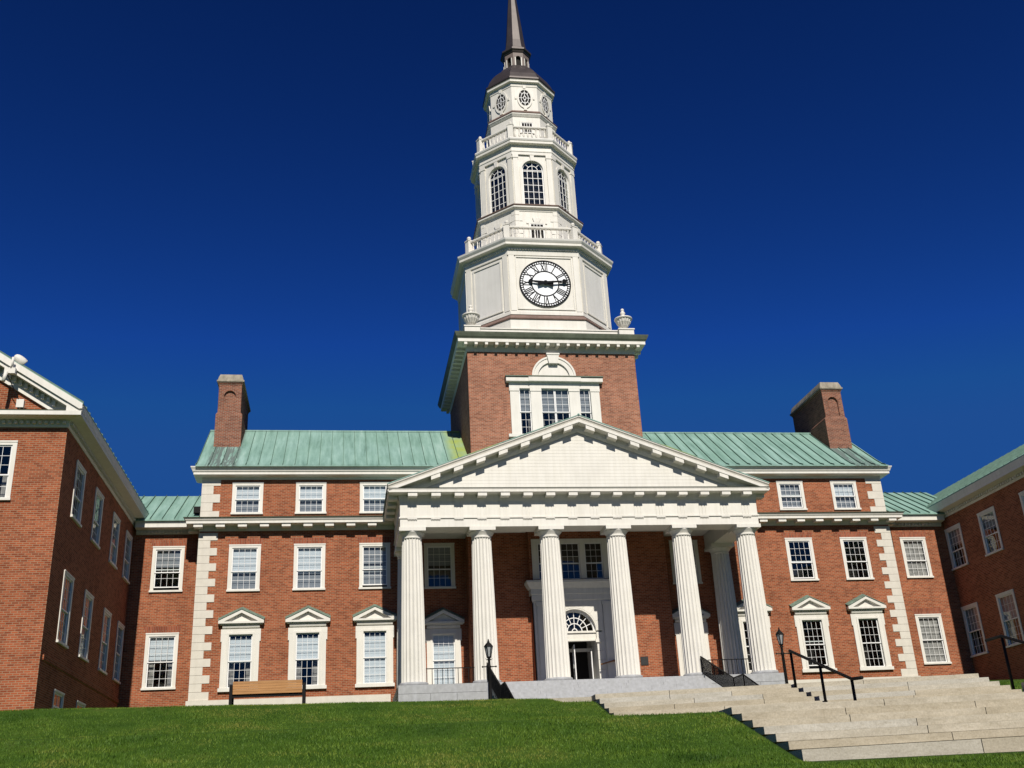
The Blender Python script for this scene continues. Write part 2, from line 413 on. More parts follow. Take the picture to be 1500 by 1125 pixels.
def pediment_window(parent, T, uc, z0, dz=0., blind=.5, bmat=None, ru=3, rl=3, cols=4, ww=.9, opening=0., split=.5, lowshade=False, bstart=0., top=None):
    """surround 2*ww wide; z0 = sill, opening head at z0+2.56"""
    zt = (top if top is not None else z0+2.58); op = .535; ear = .05
    mb = MB(); a, b = uc-ww+.04, uc+ww-.04
    # architrave legs, ears and head
    mb.box(a, uc-op, -.07, .17, z0+.16, zt, WHITE, T); mb.box(uc+op, b, -.07, .17, z0+.16, zt, WHITE, T)
    mb.box(a-ear, b+ear, -.072, .17, zt, zt+.25, WHITE, T)
    mb.box(a-ear, a-.001, -.068, .1, zt-.32, zt-.001, WHITE, T); mb.box(b+.001, b+ear, -.068, .1, zt-.32, zt-.001, WHITE, T)
    for s_ in (-1, 1): mb.box(uc+s_*(op+.055)-.05, uc+s_*(op+.055)+.05, -.1, -.071, z0+.16, zt-.001, WHITE, T)
    mb.box(uc-op-.105, uc+op+.105, -.1, -.073, zt+.001, zt+.09, WHITE, T)
    mb.box(a-.06, b+.06, -.13, .17, z0, z0+.16, WHITE, T)
    fr = mb.build('pedimented_window', parent)
    mb = MB()
    # bulging frieze
    z1 = zt+.25; z2 = z1+.24
    prof = [(-.02, z1), (-.11, z1+.05), (-.135, z1+.12), (-.11, z1+.19), (-.02, z2)]
    n = len(prof)
    mb.add([T(a+.01, d, z) for d, z in prof]+[T(b-.01, d, z) for d, z in prof]+[T(a+.01, .05, z1), T(a+.01, .05, z2), T(b-.01, .05, z1), T(b-.01, .05, z2)],
           [(i, i+1, i+1+n, i+n) for i in range(n-1)]+[(0, 1, 2, 3, 4, 2*n+1, 2*n), (n, n+1, n+2, n+3, n+4, 2*n+3, 2*n+2)], WHITE)
    # pediment
    hw = ww+.14; z3 = z2+.09; rise = .50
    mb.box(uc-hw, uc+hw, -.27, .02, z2, z3, WHITE, T)
    mb.box(uc-hw+.06, uc+hw-.06, -.2, .02, z2-.05, z2-.001, WHITE, T)
    t = .13
    for s_ in (-1, 1):
        mb.prism([(uc+s_*hw, z3+.001), (uc+s_*hw, z3+.05), (uc, z3+rise+.05), (uc, z3+rise-t+.03), (uc+s_*(hw-.26), z3+.001)], -.27, .02, WHITE, T)
    mb.prism([(uc-hw+.2, z3+.002), (uc+hw-.2, z3+.002), (uc, z3+rise-.12)], -.1, .02, WHITE, T)
    pd = mb.build('pediment', fr)
    mb = MB()
    for s_ in (-1, 1):
        mb.add([T(uc+s_*(hw+.02), -.3, z3+.052), T(uc, -.3, z3+rise+.055), T(uc, -.005, z3+rise+.20), T(uc+s_*(hw+.02), -.005, z3+.20),
                T(uc+s_*(hw+.02), -.3, z3+.08), T(uc, -.3, z3+rise+.083), T(uc, -.005, z3+rise+.225), T(uc+s_*(hw+.02), -.005, z3+.225)],
               [(0, 1, 2, 3), (4, 5, 6, 7), (0, 1, 5, 4), (1, 2, 6, 5), (2, 3, 7, 6), (3, 0, 4, 7)], FLASH)
    mb.build('copper_flashing', fr)
    hung_sashes(fr, T, uc-op, uc+op, z0+.16, zt, split, ru, rl, cols, blind, bmat or BLIND, opening, lowshade, bstart)
    return (uc-op-.06, uc+op+.06, z0+.1, zt+.06)

# ------------------------------------------------------------------ main hall
HX, EAVE = 17.87, 13.25
hall = thing('brick_hall', 'red brick hall with green copper roof, pale quoins and a chimney at each end', 'building', (0, 4, 0))
F0 = front(0.)
holes = []
A = (15.694, 12.623, 9.478)
up = [(-A[0], .55, BLIND), (-A[1], .55, BLIND), (-A[2], .55, BLIND), (A[2], .55, BLIND), (A[1], .52, SHADE), (A[0], .5, BLIND)]
for i, (x, bl, bm) in enumerate(up):
    holes.append(plain_window(hall, F0, x, 11.33, 12.955, 1.485, split=.5, ru=2, rl=2, blind=bl, bmat=bm, lintel=False, opening=.07 if i == 4 else 0, under=SHADE))
mid = [(-A[0], .6, BLIND, 0), (-A[1], .62, BLIND, 0), (-A[2], .40, SHADE, .12), (A[1], .0, SHADE, .06), (A[0], .0, SHADE, 0)]
for x, bl, bm, op in mid:
    holes.append(plain_window(hall, F0, x, 7.55, 9.82, 1.50, split=.56, ru=3, rl=2, blind=bl, bmat=bm, opening=op, under=SHADE if x < 0 else None))
low = [(-A[0], .52, BLIND, 0, True), (-A[1], .50, BLIND, 0, True), (-A[2], .97, BLIND, 0, False), (A[2], .0, BLIND, 0, False), (A[1], .0, BLIND, .16, False), (A[0], .0, BLIND, 0, False)]
for x, bl, bm, op, ls in low:
    holes.append(pediment_window(hall, F0, x, 2.95, blind=bl, bmat=bm, opening=op, lowshade=ls, bstart=.06 if bl else 0))
# inside the portico
for s in (-1, 1):
    holes.append(plain_window(hall, F0, s*6.31, 7.50, 9.77, 1.51, blind=.45 if s < 0 else 0, bmat=SHADE, lintel=False))
    holes.append(pediment_window(hall, F0, s*6.2, 2.72, blind=.97 if s < 0 else 0, bmat=BLIND, ww=.86))
mb = MB()
holes.append((-1.7, 1.7, 2.2, 9.9))
mb.wall(F0, -HX, HX, 0, 13.32, holes, .3, BRICK)
for s, T in ((1, plusx(HX)), (-1, minusx(-HX))):
    mb.add([T(0, 0, 0), T(8.3, 0, 0), T(8.3, 0, 13.6), T(4.15, 0, 16.95), T(0, 0, 13.6)], [(0, 1, 2, 3, 4)], BRICK)
mb.add([(-HX, 8.3, 0), (HX, 8.3, 0), (HX, 8.3, 13.6), (-HX, 8.3, 13.6)], [(0, 1, 2, 3)], BRICK)
hall_wall = mb.build('brick_wall', hall, fix=False)
mb = MB(); mb.box(-HX+.2, HX-.2, 1.3, 1.34, .1, 13.5, DARK); mb.build('dark_backing', hall)  # near-black sheet added behind the windows so the rooms look unlit
# base course of limestone
mb = MB()
for x0, x1 in ((-HX-.12, -8.75), (8.75, HX+.12)):
    mb = MB(); mb.box(x0, x1, -.09, .02, 1.4, 2.60, LIME); mb.build('stone_base_course', hall)
# quoins
def quoins(parent, xs, z0, z1, n, y0=0.):
    for s in (-1, 1):
        mb = MB(); h = (z1-z0)/n
        for i in range(n):
            w = .86 if i % 2 == 0 else .53
            a, b = (xs-w, xs+.03) if s > 0 else (-xs-.03, -xs+w)
            mb.box(a, b, -.03+y0, .35, z0+h*i+.006, z0+h*(i+1)-.006, LIME)
        mb.build('quoin', parent)
quoins(hall, HX, 2.605, 10.42, 21)
quoins(hall, HX, 11.08, 13.22, 5)
# cornices
def run_modillions(mb, xs, y0, y1, z0, z1, w, mat):
    for x in xs: mb.box(x-w/2, x+w/2, y0, y1, z0, z1, mat)
low_prof = [(0, 10.50), (.03, 10.50), (.045, 10.58), (.07, 10.735), (.58, 10.745), (.58, 10.855), (.62, 10.90), (.66, 10.985), (.68, 11.0), (0, 11.08)]
for s in (-1, 1):
    mb = MB()
    mb.sweep([(-HX, 1.08), (-HX, 0), (-8.53, 0)] if s < 0 else [(8.53, 0), (HX, 0), (HX, 1.08)], low_prof, WHITE, side=1)
    run_modillions(mb, [s*(17.9-1.035*k) for k in range(9)], -.52, -.065, 10.59, 10.738, .42, WHITE)
    mb.box(s*HX-.57 if s < 0 else HX+.14, -HX-.14 if s < 0 else HX+.57, .3, .72, 10.59, 10.738, WHITE)
    mb.build('lower_cornice', hall)
cap = [(0.01, 11.081), (.70, 11.001), (.72, 11.03), (0.01, 11.115)]
for p in ([(-HX, 1.08), (-HX, 0), (-8.53, 0)], [(8.53, 0), (HX, 0), (HX, 1.08)]):
    mb = MB(); mb.sweep(p, cap, GUTTER, side=1); mb.build('cornice_flashing', hall)
up_prof = [(0, 13.10), (.03, 13.10), (.05, 13.2), (.40, 13.24), (.42, 13.26), (.42, 13.385), (.46, 13.40), (.50, 13.50), (.56, 13.60), (.56, 13.64), (0, 13.70)]
mb = MB(); mb.sweep([(-HX, .9), (-HX, 0), (HX, 0), (HX, .9)], up_prof, WHITE, side=1); mb.build('upper_cornice', hall)
# roof
SEAM = simple('copper_seam', (.095, .165, .13), .65, .3, 3)
def seam_roof(name, parent, x0, x1, prof, seams, mat=COPPER, thick=.06, axis='x', seam_h=.075):
    """prof: (across, z) polyline from eave to ridge (and on); sheet of real thickness with standing seams."""
    mb = MB(); P = (lambda a, c, z: (a, c, z)) if axis == 'x' else (lambda a, c, z: (c, a, z))
    n = len(prof)
    top = [P(x, c, z) for x in (x0, x1) for c, z in prof]; bot = [P(x, c, z-thick) for x in (x0, x1) for c, z in prof]
    fs = []
    for i in range(n-1):
        fs.append((i, i+1, n+i+1, n+i)); fs.append((2*n+i, 3*n+i, 3*n+i+1, 2*n+i+1))
    fs += [(0, n, 3*n, 2*n), (n-1, 2*n+n-1, 3*n+n-1, 2*n-1)]
    for i in range(n-1):
        fs.append((i, 2*n+i, 2*n+i+1, i+1)); fs.append((n+i, n+i+1, 3*n+i+1, 3*n+i))
    mb.add(top+bot, fs, mat)
    for x in seams:
        w = .011
        for i in range(n-1):
            (c0, za), (c1, zb) = prof[i], prof[i+1]
            v = [P(x+dx, c, z+dz) for dx in (-w, w) for (c, z) in ((c0, za), (c1, zb)) for dz in (-.01, seam_h)]
            mb.add(v, [(0, 1, 3, 2), (4, 6, 7, 5), (0, 4, 5, 1), (2, 3, 7, 6), (1, 5, 7, 3), (0, 2, 6, 4)], SEAM)
    return mb.build(name, parent)
RP = [(-.64, 13.66), (-.25, 13.84), (.35, 14.26), (4.15, 17.20), (7.9, 14.3), (8.9, 13.7)]
seam_roof('copper_roof', hall, -18.2, 18.2, RP, [-18.19+.594*k for k in range(62)])
mb = MB(); mb.box(-18.2, 18.2, 4.07, 4.23, 17.16, 17.25, COPPER); mb.build('ridge_cap', hall)
# chimneys
def chimney(s):
    T = front(2.)
    a, b = (16.36, 17.72)
    if s < 0: a, b = -b, -a
    mb = MB()
    mb.box(a, b, 2., 6.3, 14.5, 17.36, BRICK_OLD)
    mb.loft([[(a+o, 2.+o*.3, z), (b-o, 2.+o*.3, z), (b-o, 6.3-o*.3, z), (a+o, 6.3-o*.3, z)] for o, z in ((0, 17.361), (.09, 17.48))], BRICK_OLD)
    a2, b2 = a+.09, b-.09; y2 = 2.03; c = (a2+b2)/2
    mb.box(a2, b2, y2+.1, 6.27, 17.481, 19.2, BRICK_OLD)
    mb.arch_slab(front(y2), a2, b2, 17.55, 19.06, c, .3, 18.42, 0, .099, BRICK_OLD, 10)
    mb.box(a2, b2, y2, y2+.099, 17.481, 17.549, BRICK_OLD)
    mb.ring_band(front(y2), c, 18.42, .301, .40, 0, math.pi, -.02, .02, BRICK_OLD, 10)
    mb.box(a2-.03, b2+.03, y2-.03, 6.3, 19.061, 19.14, BRICK_OLD); mb.box(a2-.07, b2+.07, y2-.07, 6.34, 19.141, 19.2, BRICK_OLD)
    ch = mb.build('chimney', hall)
    mb = MB()
    mb.box(a2-.12, b2+.12, y2-.12, 6.39, 19.201, 19.29, CAP)
    mb.loft([[(a2-.1+o, y2-.1+o, z), (b2+.1-o, y2-.1+o, z), (b2+.1-o, 6.37-o, z), (a2-.1+o, 6.37-o, z)] for o, z in ((0.02, 19.291), (.06, 19.46), (.13, 19.66))], CAP)
    mb.build('chimney_cap', ch)
chimney(-1); chimney(1)

# projecting entrance bay with door, fanlight and triple window
VY, VX = -1.4, 1.97
TV = front(VY)
mb = MB()
ho = [(-1.82, 1.82, 7.56, 9.5)]
mb.wall(TV, -VX-.08, VX+.08, 7.36, 10.6, ho, .25, BRICK)
for s, T in ((1, plusx(VX+.08)), (-1, minusx(-VX-.08))):
    mb.add([T(VY, 0, 2.3), T(0, 0, 2.3), T(0, 0, 10.6), T(VY, 0, 10.6)], [(0, 1, 2, 3)], BRICK)
CB = front(-1.0)
for a, b in ((-5.0, -VX-.08), (VX+.08, 5.0)): mb.add([CB(a, 0, 2.3), CB(b, 0, 2.3), CB(b, 0, 10.6), CB(a, 0, 10.6)], [(0, 1, 2, 3)], BRICK)
for T in (plusx(5.0), minusx(-5.0)): mb.add([T(-1.0, 0, 2.3), T(0, 0, 2.3), T(0, 0, 10.6), T(-1.0, 0, 10.6)], [(0, 1, 2, 3)], BRICK)
mb.build('entrance_bay_wall', hall, fix=False)
mb = MB()
mb.box(-1.92, -1.62, -.05, .17, 7.56, 9.56, WHITE, TV); mb.box(1.62, 1.92, -.05, .17, 7.56, 9.56, WHITE, TV)
mb.box(-1.62, 1.62, -.05, .17, 9.36, 9.56, WHITE, TV)
for s in (-1, 1): mb.box(s*.6-.13, s*.6+.13, -.05, .17, 7.56, 9.36, WHITE, TV)
tw = mb.build('triple_window', hall)
for u0, u1 in ((-1.62, -.73), (-.47, .47), (.73, 1.62)): hung_sashes(tw, TV, u0, u1, 7.56, 9.36, .56, 3, 2, 3, 0, SHADE)
mb = MB(); mb.box(-1.75, 1.75, .8, .84, 5, 10.2, DARK, TV); mb.build('dark_backing', hall)  # same added dark sheet behind the triple window
mb = MB()
# entablature ledge
ledge = [(0, 6.46), (.04, 6.46), (.04, 6.52), (.08, 6.55), (.08, 6.82), (.12, 6.84), (.12, 7.1), (.17, 7.12), (.30, 7.34), (.33, 7.36), (.33, 7.47), (0, 7.5)]
mb.sweep([(-VX, 0), (-VX, VY), (VX, VY), (VX, 0)], ledge, WHITE, side=1)
# rusticated surround: arch opening half 0.95 from z 5.05
OP = 1.0
mb.arch_slab(TV, -1.36, 1.36, 5.06, 6.46, 0, OP, 5.06, -.04, .3, WHITE, 16, rz=1.04)
for s in (-1, 1):
    z = 2.36
    while z < 5.0:
        z2 = min(z+.44, 5.055)
        a, b = (OP, 1.30) if s > 0 else (-1.30, -OP)
        mb.box(a, b, -.04, .3, z+.006, z2-.006, WHITE, TV); z = z2
    a, b = (1.301, VX) if s > 0 else (-VX, -1.301)
    mb.box(a, b, .0, .3, 2.36, 6.46, WHITE, TV)
    mb.box(s*1.62-.2, s*1.62+.2, -.06, -.001, 2.36, 6.3, WHITE, TV); mb.box(s*1.62-.24, s*1.62+.24, -.09, -.001, 6.3, 6.455, WHITE, TV)
    mb.box(s*1.62-.24, s*1.62+.24, -.09, -.001, 2.36, 2.62, WHITE, TV)
    mb.box(s*1.05-.13, s*1.05+.13, -.12, -.041, 4.5, 4.66, WHITE, TV)
for k in range(1, 9):            # voussoir joints shown as raised blocks
    t0 = math.pi*(k-1)/8+.012; t1 = math.pi*k/8-.012
    mb.ring_band(TV, 0, 5.06, 1.06, 1.33, t0, t1, -.052, -.041, WHITE, 3, ez=1.04)
sur = mb.build('door_surround', hall)
mb = MB()
mb.box(-OP, OP, .12, .3, 4.62, 5.06, WHITE, TV); mb.box(-OP, OP, .05, .3, 4.98, 5.07, WHITE, TV); mb.box(-OP, OP, .08, .3, 4.60, 4.66, WHITE, TV)
mb.build('door_transom', sur)
mb = MB()
d0, d1 = .2, .26
mb.ring_band(TV, 0, 5.07, .90, .999, 0, math.pi, .15, .28, WHITE2, 18, ez=1.03)
for r in (.62, .36, .12): mb.ring_band(TV, 0, 5.08, r-.02, r+.02, 0, math.pi, d0, d1, WHITE2, 18, ez=1.03)
for k in range(1, 8):
    t = math.pi*k/8
    r0 = .38 if k % 2 else (.10 if k == 4 else .38)
    p = [(math.cos(t)*r0, 5.08+math.sin(t)*r0), (math.cos(t)*.92, 5.08+math.sin(t)*.95)]
    nx, nz = -math.sin(t)*.016, math.cos(t)*.016
    mb.prism([(p[0][0]-nx, p[0][1]-nz), (p[1][0]-nx, p[1][1]-nz), (p[1][0]+nx, p[1][1]+nz), (p[0][0]+nx, p[0][1]+nz)], d0+.01, d1-.01, WHITE2, TV)
fan = mb.build('fanlight', sur)
mb = MB(); pts = [(math.cos(math.pi*i/20)*.93, 5.08+math.sin(math.pi*i/20)*.96) for i in range(21)]
mb.add([TV(u, .24, z) for u, z in pts], [tuple(range(21))], GLASS); mb.build('pane', sur, fix=False)
# vestibule recess behind the doors and two white leaves standing open
mb = MB()
mb.box(-OP-.02, -OP, .3, 2.2, 2.36, 5.0, TRIMGREY, TV); mb.box(OP, OP+.02, .3, 2.2, 2.36, 5.0, TRIMGREY, TV)
mb.box(-OP, OP, .3, 2.2, 5.0, 5.02, TRIMGREY, TV); mb.box(-OP, OP, 2.2, 2.22, 2.36, 5.0, DARK, TV)
mb.box(-OP, OP, 1.1, 1.2, 4.25, 4.4, WHITE, TV)
mb.build('vestibule', sur)
for hx, ang, y in ((.0, 84, .45), (.80, 78, .35), (-.86, 98, .35)):
    mb = MB(); c, s_ = math.cos(R(ang)), math.sin(R(ang))
    Td = face((hx, VY+y, 0), (c, s_, 0), (s_, -c, 0))
    h = 4.5 if hx == 0 else 4.15
    for a, b in ((0, .12), (.68, .8)): mb.box(a, b, 0, .05, 2.42, h, WHITE2, Td)
    for z0, z1 in ((2.42, 2.7), (3.3, 3.45), (h-.16, h)): mb.box(.12, .68, 0, .05, z0, z1, WHITE2, Td)
    lf = mb.build('door_leaf', sur)
    mb = MB(); mb.box(.12, .68, .02, .03, 2.7, 3.3, WHITE2, Td); mb.add([Td(.12, .025, 3.45), Td(.68, .025, 3.45), Td(.68, .025, h-.16), Td(.12, .025, h-.16)], [(0, 1, 2, 3)], GLASS)
    mb.build('door_panel', sur, fix=False)
mb = MB(); mb.tube([TV(1.02, -.42, 3.42), TV(1.75, -.12, 3.62)], .035, BRASS); mb.tube([TV(1.72, -.13, 3.61), TV(1.75, -.02, 3.62)], .05, BRASS); mb.build('handrail', sur)
mb = MB(); mb.box(3.17, 3.55, -.03, .02, 3.42, 3.83, PLAQUE, CB); mb.box(3.20, 3.52, -.036, -.03, 3.45, 3.80, PLAQUE, CB); mb.build('wall_plaque', hall)

# ------------------------------------------------------------------ portico
FL = 2.357; CY = -4.40; CS = 1.59
portico = thing('temple_portico', 'white temple portico with six fluted front columns under a triangular pediment', 'portico', (0, -3, 1.5))
def fluted(base_z, top_z, rb, rt, nfl=20, sub=5):
    mb = MB(); rows = 10; rings = []
    for k in range(rows+1):
        t = k/rows; r = rb+(rt-rb)*(t**1.25 if t > 0 else 0)
        z = base_z+(top_z-base_z)*t; ring = []
        for i in range(nfl*sub):
            u = (i % sub)/sub; dep = .055*(math.sin(math.pi*u)**.8)*(r/rb)
            a = 2*math.pi*i/(nfl*sub)
            ring.append(((r-dep)*math.cos(a), (r-dep)*math.sin(a), z))
        rings.append(ring)
    mb.loft(rings, WHITE, True, False)
    return mb
shaft = fluted(.15, 6.55, .545, .445)
cap_mb = MB()
cap_mb.lathe([(.45, 6.44), (.462, 6.50), (.445, 6.53), (.455, 6.56), (.47, 6.60), (.555, 6.70), (.595, 6.752)], (0, 0, 0), WHITE, 32)
cap_mb.box(-.597, .597, -.597, .597, 6.753, 6.922, WHITE)
pl_mb = MB(); pl_mb.lathe([(.63, 0), (.63, .13), (.61, .155), (0.5, .156)], (0, 0, 0), GREYGRAN, 32)
first = None
cols = [(x*CS, CY) for x in (-5, -3, -1, 1, 3, 5)]+[(-5*CS, -.72), (5*CS, -.72)]
for i, (x, y) in enumerate(cols):
    if first is None:
        c = shaft.build('column', portico); c.location = (x, y, FL)
        k = cap_mb.build('capital', c); p = pl_mb.build('plinth', c); first = (c, k, p)
    else:
        c = first[0].copy(); COL.objects.link(c); c.location = (x, y, FL)
        for q in first[1:]:
            d = q.copy(); COL.objects.link(d); d.parent = c
# entablature
EX, EY = 8.5, -4.92
mb = MB()
def ent_box(o, z0, z1, mat=WHITE, th=1.04):
    mb.box(-EX-o, EX+o, EY-o, EY+th, z0, z1, mat)
    for s in (-1, 1):
        a, b = (EX-th, EX+o) if s > 0 else (-EX-o, -EX+th)
        mb.box(a, b, EY+th+.001, -.002, z0, z1, mat)
ent_box(0, 9.282, 9.68); ent_box(.05, 9.681, 9.75); ent_box(0, 9.751, 10.56)
mb.box(-7.4, 7.4, -3.86, -1.45, 10.0, 10.06, WHITE); mb.box(-7.4, -2.1, -1.449, -.01, 10.0, 10.06, WHITE); mb.box(2.1, 7.4, -1.449, -.01, 10.0, 10.06, WHITE)
M16 = [s*(.53+1.06*k) for k in range(8) for s in (-1, 1)]
for x in M16:
    for dx in (-.155, 0, .155): mb.box(x+dx-.06, x+dx+.06, EY-.022, EY+.002, 9.752, 10.5, WHITE)
    mb.box(x-.215, x+.215, EY-.024, EY+.002, 10.40, 10.5, WHITE)
    mb.box(x-.215, x+.215, EY-.048, EY+.002, 9.64, 9.68, WHITE)
    for g in range(6): mb.lathe([(.022, 0), (.016, .045)], (x-.18+.072*g, EY-.025, 9.595), WHITE, 6)
for s in (-1, 1):
    for y in (-3.6, -2.54, -1.48, -.42):
        X = s*EX
        mb.box(min(X, X+s*.022), max(X, X+s*.022), y-.21, y+.21, 9.752, 10.5, WHITE)
mb.build('entablature', portico)
# horizontal cornice
mb = MB()
cp = [(0, 10.50), (.03, 10.50), (.05, 10.60), (.07, 10.765), (.53, 10.775), (.53, 10.905), (.55, 10.915), (.55, 10.945), (0, 10.99)]
mb.sweep([(-EX, -.62), (-EX, EY), (EX, EY), (EX, -.62)], cp, WHITE, side=1)
for x in M16: mb.box(x-.21, x+.21, EY-.49, EY-.06, 10.605, 10.768, WHITE)
for s in (-1, 1):
    for y in (-4.66, -3.6, -2.54, -1.48):
        a, b = (EX+.10, EX+.49) if s > 0 else (-EX-.49, -EX-.10)
        mb.box(a, b, y-.21, y+.21, 10.605, 10.768, WHITE)
mb.build('cornice', portico)
mb = MB(); mb.sweep([(-EX, -.62), (-EX, EY), (EX, EY), (EX, -.62)], [(.02, 10.992), (.57, 10.947), (.58, 10.965), (.02, 11.02)], GUTTER, side=1); mb.build('cornice_flashing', portico)
# raking cornice (profiles run from the eave tip to the apex, cut plumb)
TX, TZ, AZ = 9.07, 11.135, 14.53
def rake(mb, prof, mat, x_out=TX, xin=0., off=0.):
    """prof (y, dz below the rake line)"""
    for s in (-1, 1):
        z = lambda x: TZ+(AZ-TZ)*(1-abs(x)/TX)
        n = len(prof)
        vs = [(s*x_out, y, z(x_out)+dz) for y, dz in prof]+[(s*xin, y, z(xin)+dz) for y, dz in prof]
        mb.add(vs, [tuple(range(n)), tuple(range(2*n-1, n-1, -1))]+[(i, (i+1) % n, (i+1) % n+n, i+n) for i in range(n)], mat)
mb = MB()
y0 = EY-.55
rake(mb, [(y0, 0), (y0, -.05), (y0+.05, -.09), (y0+.09, -.17), (y0+.09, -.185), (y0+.02, -.19), (y0+.02, -.32), (y0+.05, -.335), (EY-.01, -.33), (EY-.01, 0)], WHITE)
rake(mb, [(EY-.10, -.331), (EY-.10, -.50), (EY-.06, -.60), (EY-.02, -.66), (EY-.02, -.331)], WHITE, TX-.75)
for x in M16:
    zz = TZ+(AZ-TZ)*(1-abs(x)/TX); sl = (AZ-TZ)/TX
    for s in (1,):
        a, b = x-.21, x+.21
        za = lambda q: TZ+(AZ-TZ)*(1-abs(q)/TX)
        mb.prism([(a, za(a)-.333), (b, za(b)-.333), (b, za(b)-.515), (a, za(a)-.515)], EY-.50, EY-.102, WHITE, lambda u, d, z: (u, d, z)) if abs(x) < 7.9 else None
mb.build('raking_cornice', portico)
mb = MB()
z = 10.995; step = .165; sl = (AZ-TZ)/TX
while z < AZ-.5:
    h = min(step, AZ-.45-z)
    hw0 = (AZ-.40-z)/sl; hw1 = (AZ-.40-z-h)/sl
    if hw1 <= 0.05: break
    mb.add([(-hw0, EY+.014, z), (hw0, EY+.014, z), (hw1, EY+.018, z+h-.004), (-hw1, EY+.018, z+h-.004), (-hw0, EY+.3, z), (hw0, EY+.3, z), (hw1, EY+.3, z+h-.004), (-hw1, EY+.3, z+h-.004)],
           [(0, 1, 2, 3), (7, 6, 5, 4), (0, 4, 5, 1), (3, 2, 6, 7), (0, 3, 7, 4), (1, 5, 6, 2)], WHITE)
    z += step
mb.build('tympanum', portico)
mb = MB()
rake(mb, [(y0-.02, .005), (y0-.02, .05), (3.0, .05), (3.0, .005)], COPPER, TX+.03)
mb.tube([(0, y0-.04, AZ+.05), (0, -.55, AZ+.05)], .05, COPPER)
mb.build('portico_roof', portico)
# stylobate, floor and flight of steps with a landing
PF = -5.2
mb = MB()
for s in (-1, 1):
    a, b = (4.9, 8.66) if s > 0 else (-8.66, -4.9)
    mb.box(a, b, PF, -.1, .6, 1.99, GREYGRAN)
    mb.box(a if s < 0 else a+.0, b, PF+.02, -.1, 2.005, FL-.001, GREYGRAN)
    for q in (.36, .66): mb.box(a+(b-a)*q-.006, a+(b-a)*q+.006, PF-.003, PF+.01, .7, 1.98, DARK)
mb.box(-4.899, 4.899, PF, -.1, .4, FL-.001, GREYGRAN)
mb.box(-8.4, 8.4, -.0999, -.002, .6, FL-.002, GREYGRAN)
mb.build('stylobate', portico)
mb = MB(); z = FL; y = PF
lay = []
n1, rise, run = 9, .153, .40
for k in range(n1):
    z -= rise; lay.append((y-run*(k+1), y-run*k, z))
yl = y-run*n1; zl = z-0.0
lay.append((yl-1.0, yl, zl-.001))
for k in range(7):
    lay.append((yl-1.0-run*(k+1), yl-1.0-run*k, zl-.155*(k+1)))
for ya, yb, zt in lay:
    x = -4.7
    while x < 4.69:
        w = min(random.uniform(1.6, 2.6), 4.7-x)
        if 4.7-x-w < .8: w = 4.7-x
        mb.box(x+.003, x+w-.003, ya+.002, yb+.16, zt-.28, zt, GREYGRAN); x += w
mb.build('portico_steps', portico)

# ------------------------------------------------------------------ clock tower
YC = 4.1; BH = 4.6
tower = thing('clock_tower', 'tall white clock tower with dark spire on a red brick base above the portico', 'tower', (0, YC, 12))
TF = YC-BH
TT = front(TF)
mb = MB()
wh = [(-1.96, 1.96, 15.4, 18.2)]
mb.wall(TT, -BH, BH, 12, 20.12, wh, .3, BRICK_TOWER)
for T in (plusx(BH), minusx(-BH)): mb.add([T(TF, 0, 12), T(YC+BH, 0, 12), T(YC+BH, 0, 20.12), T(TF, 0, 20.12)], [(0, 1, 2, 3)], BRICK_TOWER)
mb.add([(-BH, YC+BH, 12), (BH, YC+BH, 12), (BH, YC+BH, 20.12), (-BH, YC+BH, 20.12)], [(0, 1, 2, 3)], BRICK)
mb.build('brick_base', tower, fix=False)
mb = MB(); mb.box(-4.3, 4.3, TF+1.1, TF+1.14, 12, 20, DARK); mb.build('dark_backing', tower)  # dark sheet stands for the unlit inside of the tower base
SQ = [(-BH, TF), (BH, TF), (BH, YC+BH), (-BH, YC+BH)]
mb = MB()
tp = [(0, 20.07), (.025, 20.07), (.04, 20.20), (.06, 20.43), (.53, 20.44), (.53, 20.60), (.55, 20.625), (0, 20.64)]
mb.sweep(SQ, tp, WHITE, True, 1)
nm = 18
for k in range(nm):
    x = -BH-.12+(2*BH+.24)*k/(nm-1)
    mb.box(x-.08, x+.08, TF-.505, TF-.055, 20.29, 20.437, WHITE); mb.box(x-.08, x+.08, YC+BH+.055, YC+BH+.505, 20.29, 20.437, WHITE)
    if 0 < k < nm-1:
        y = YC+x
        mb.box(-BH-.505, -BH-.055, y-.08, y+.08, 20.29, 20.437, WHITE); mb.box(BH+.055, BH+.505, y-.08, y+.08, 20.29, 20.437, WHITE)
mb.build('base_cornice', tower)
mb = MB(); mb.sweep(SQ, [(.3, 20.641), (.555, 20.641), (.62, 20.72), (.68, 20.86), (.71, 20.95), (.69, 20.96), (.3, 20.99)], GUTTER, True, 1)
mb.box(-BH-.3, BH+.3, TF-.3, YC+BH+.3, 20.90, 20.985, GUTTER); mb.build('cornice_gutter', tower)
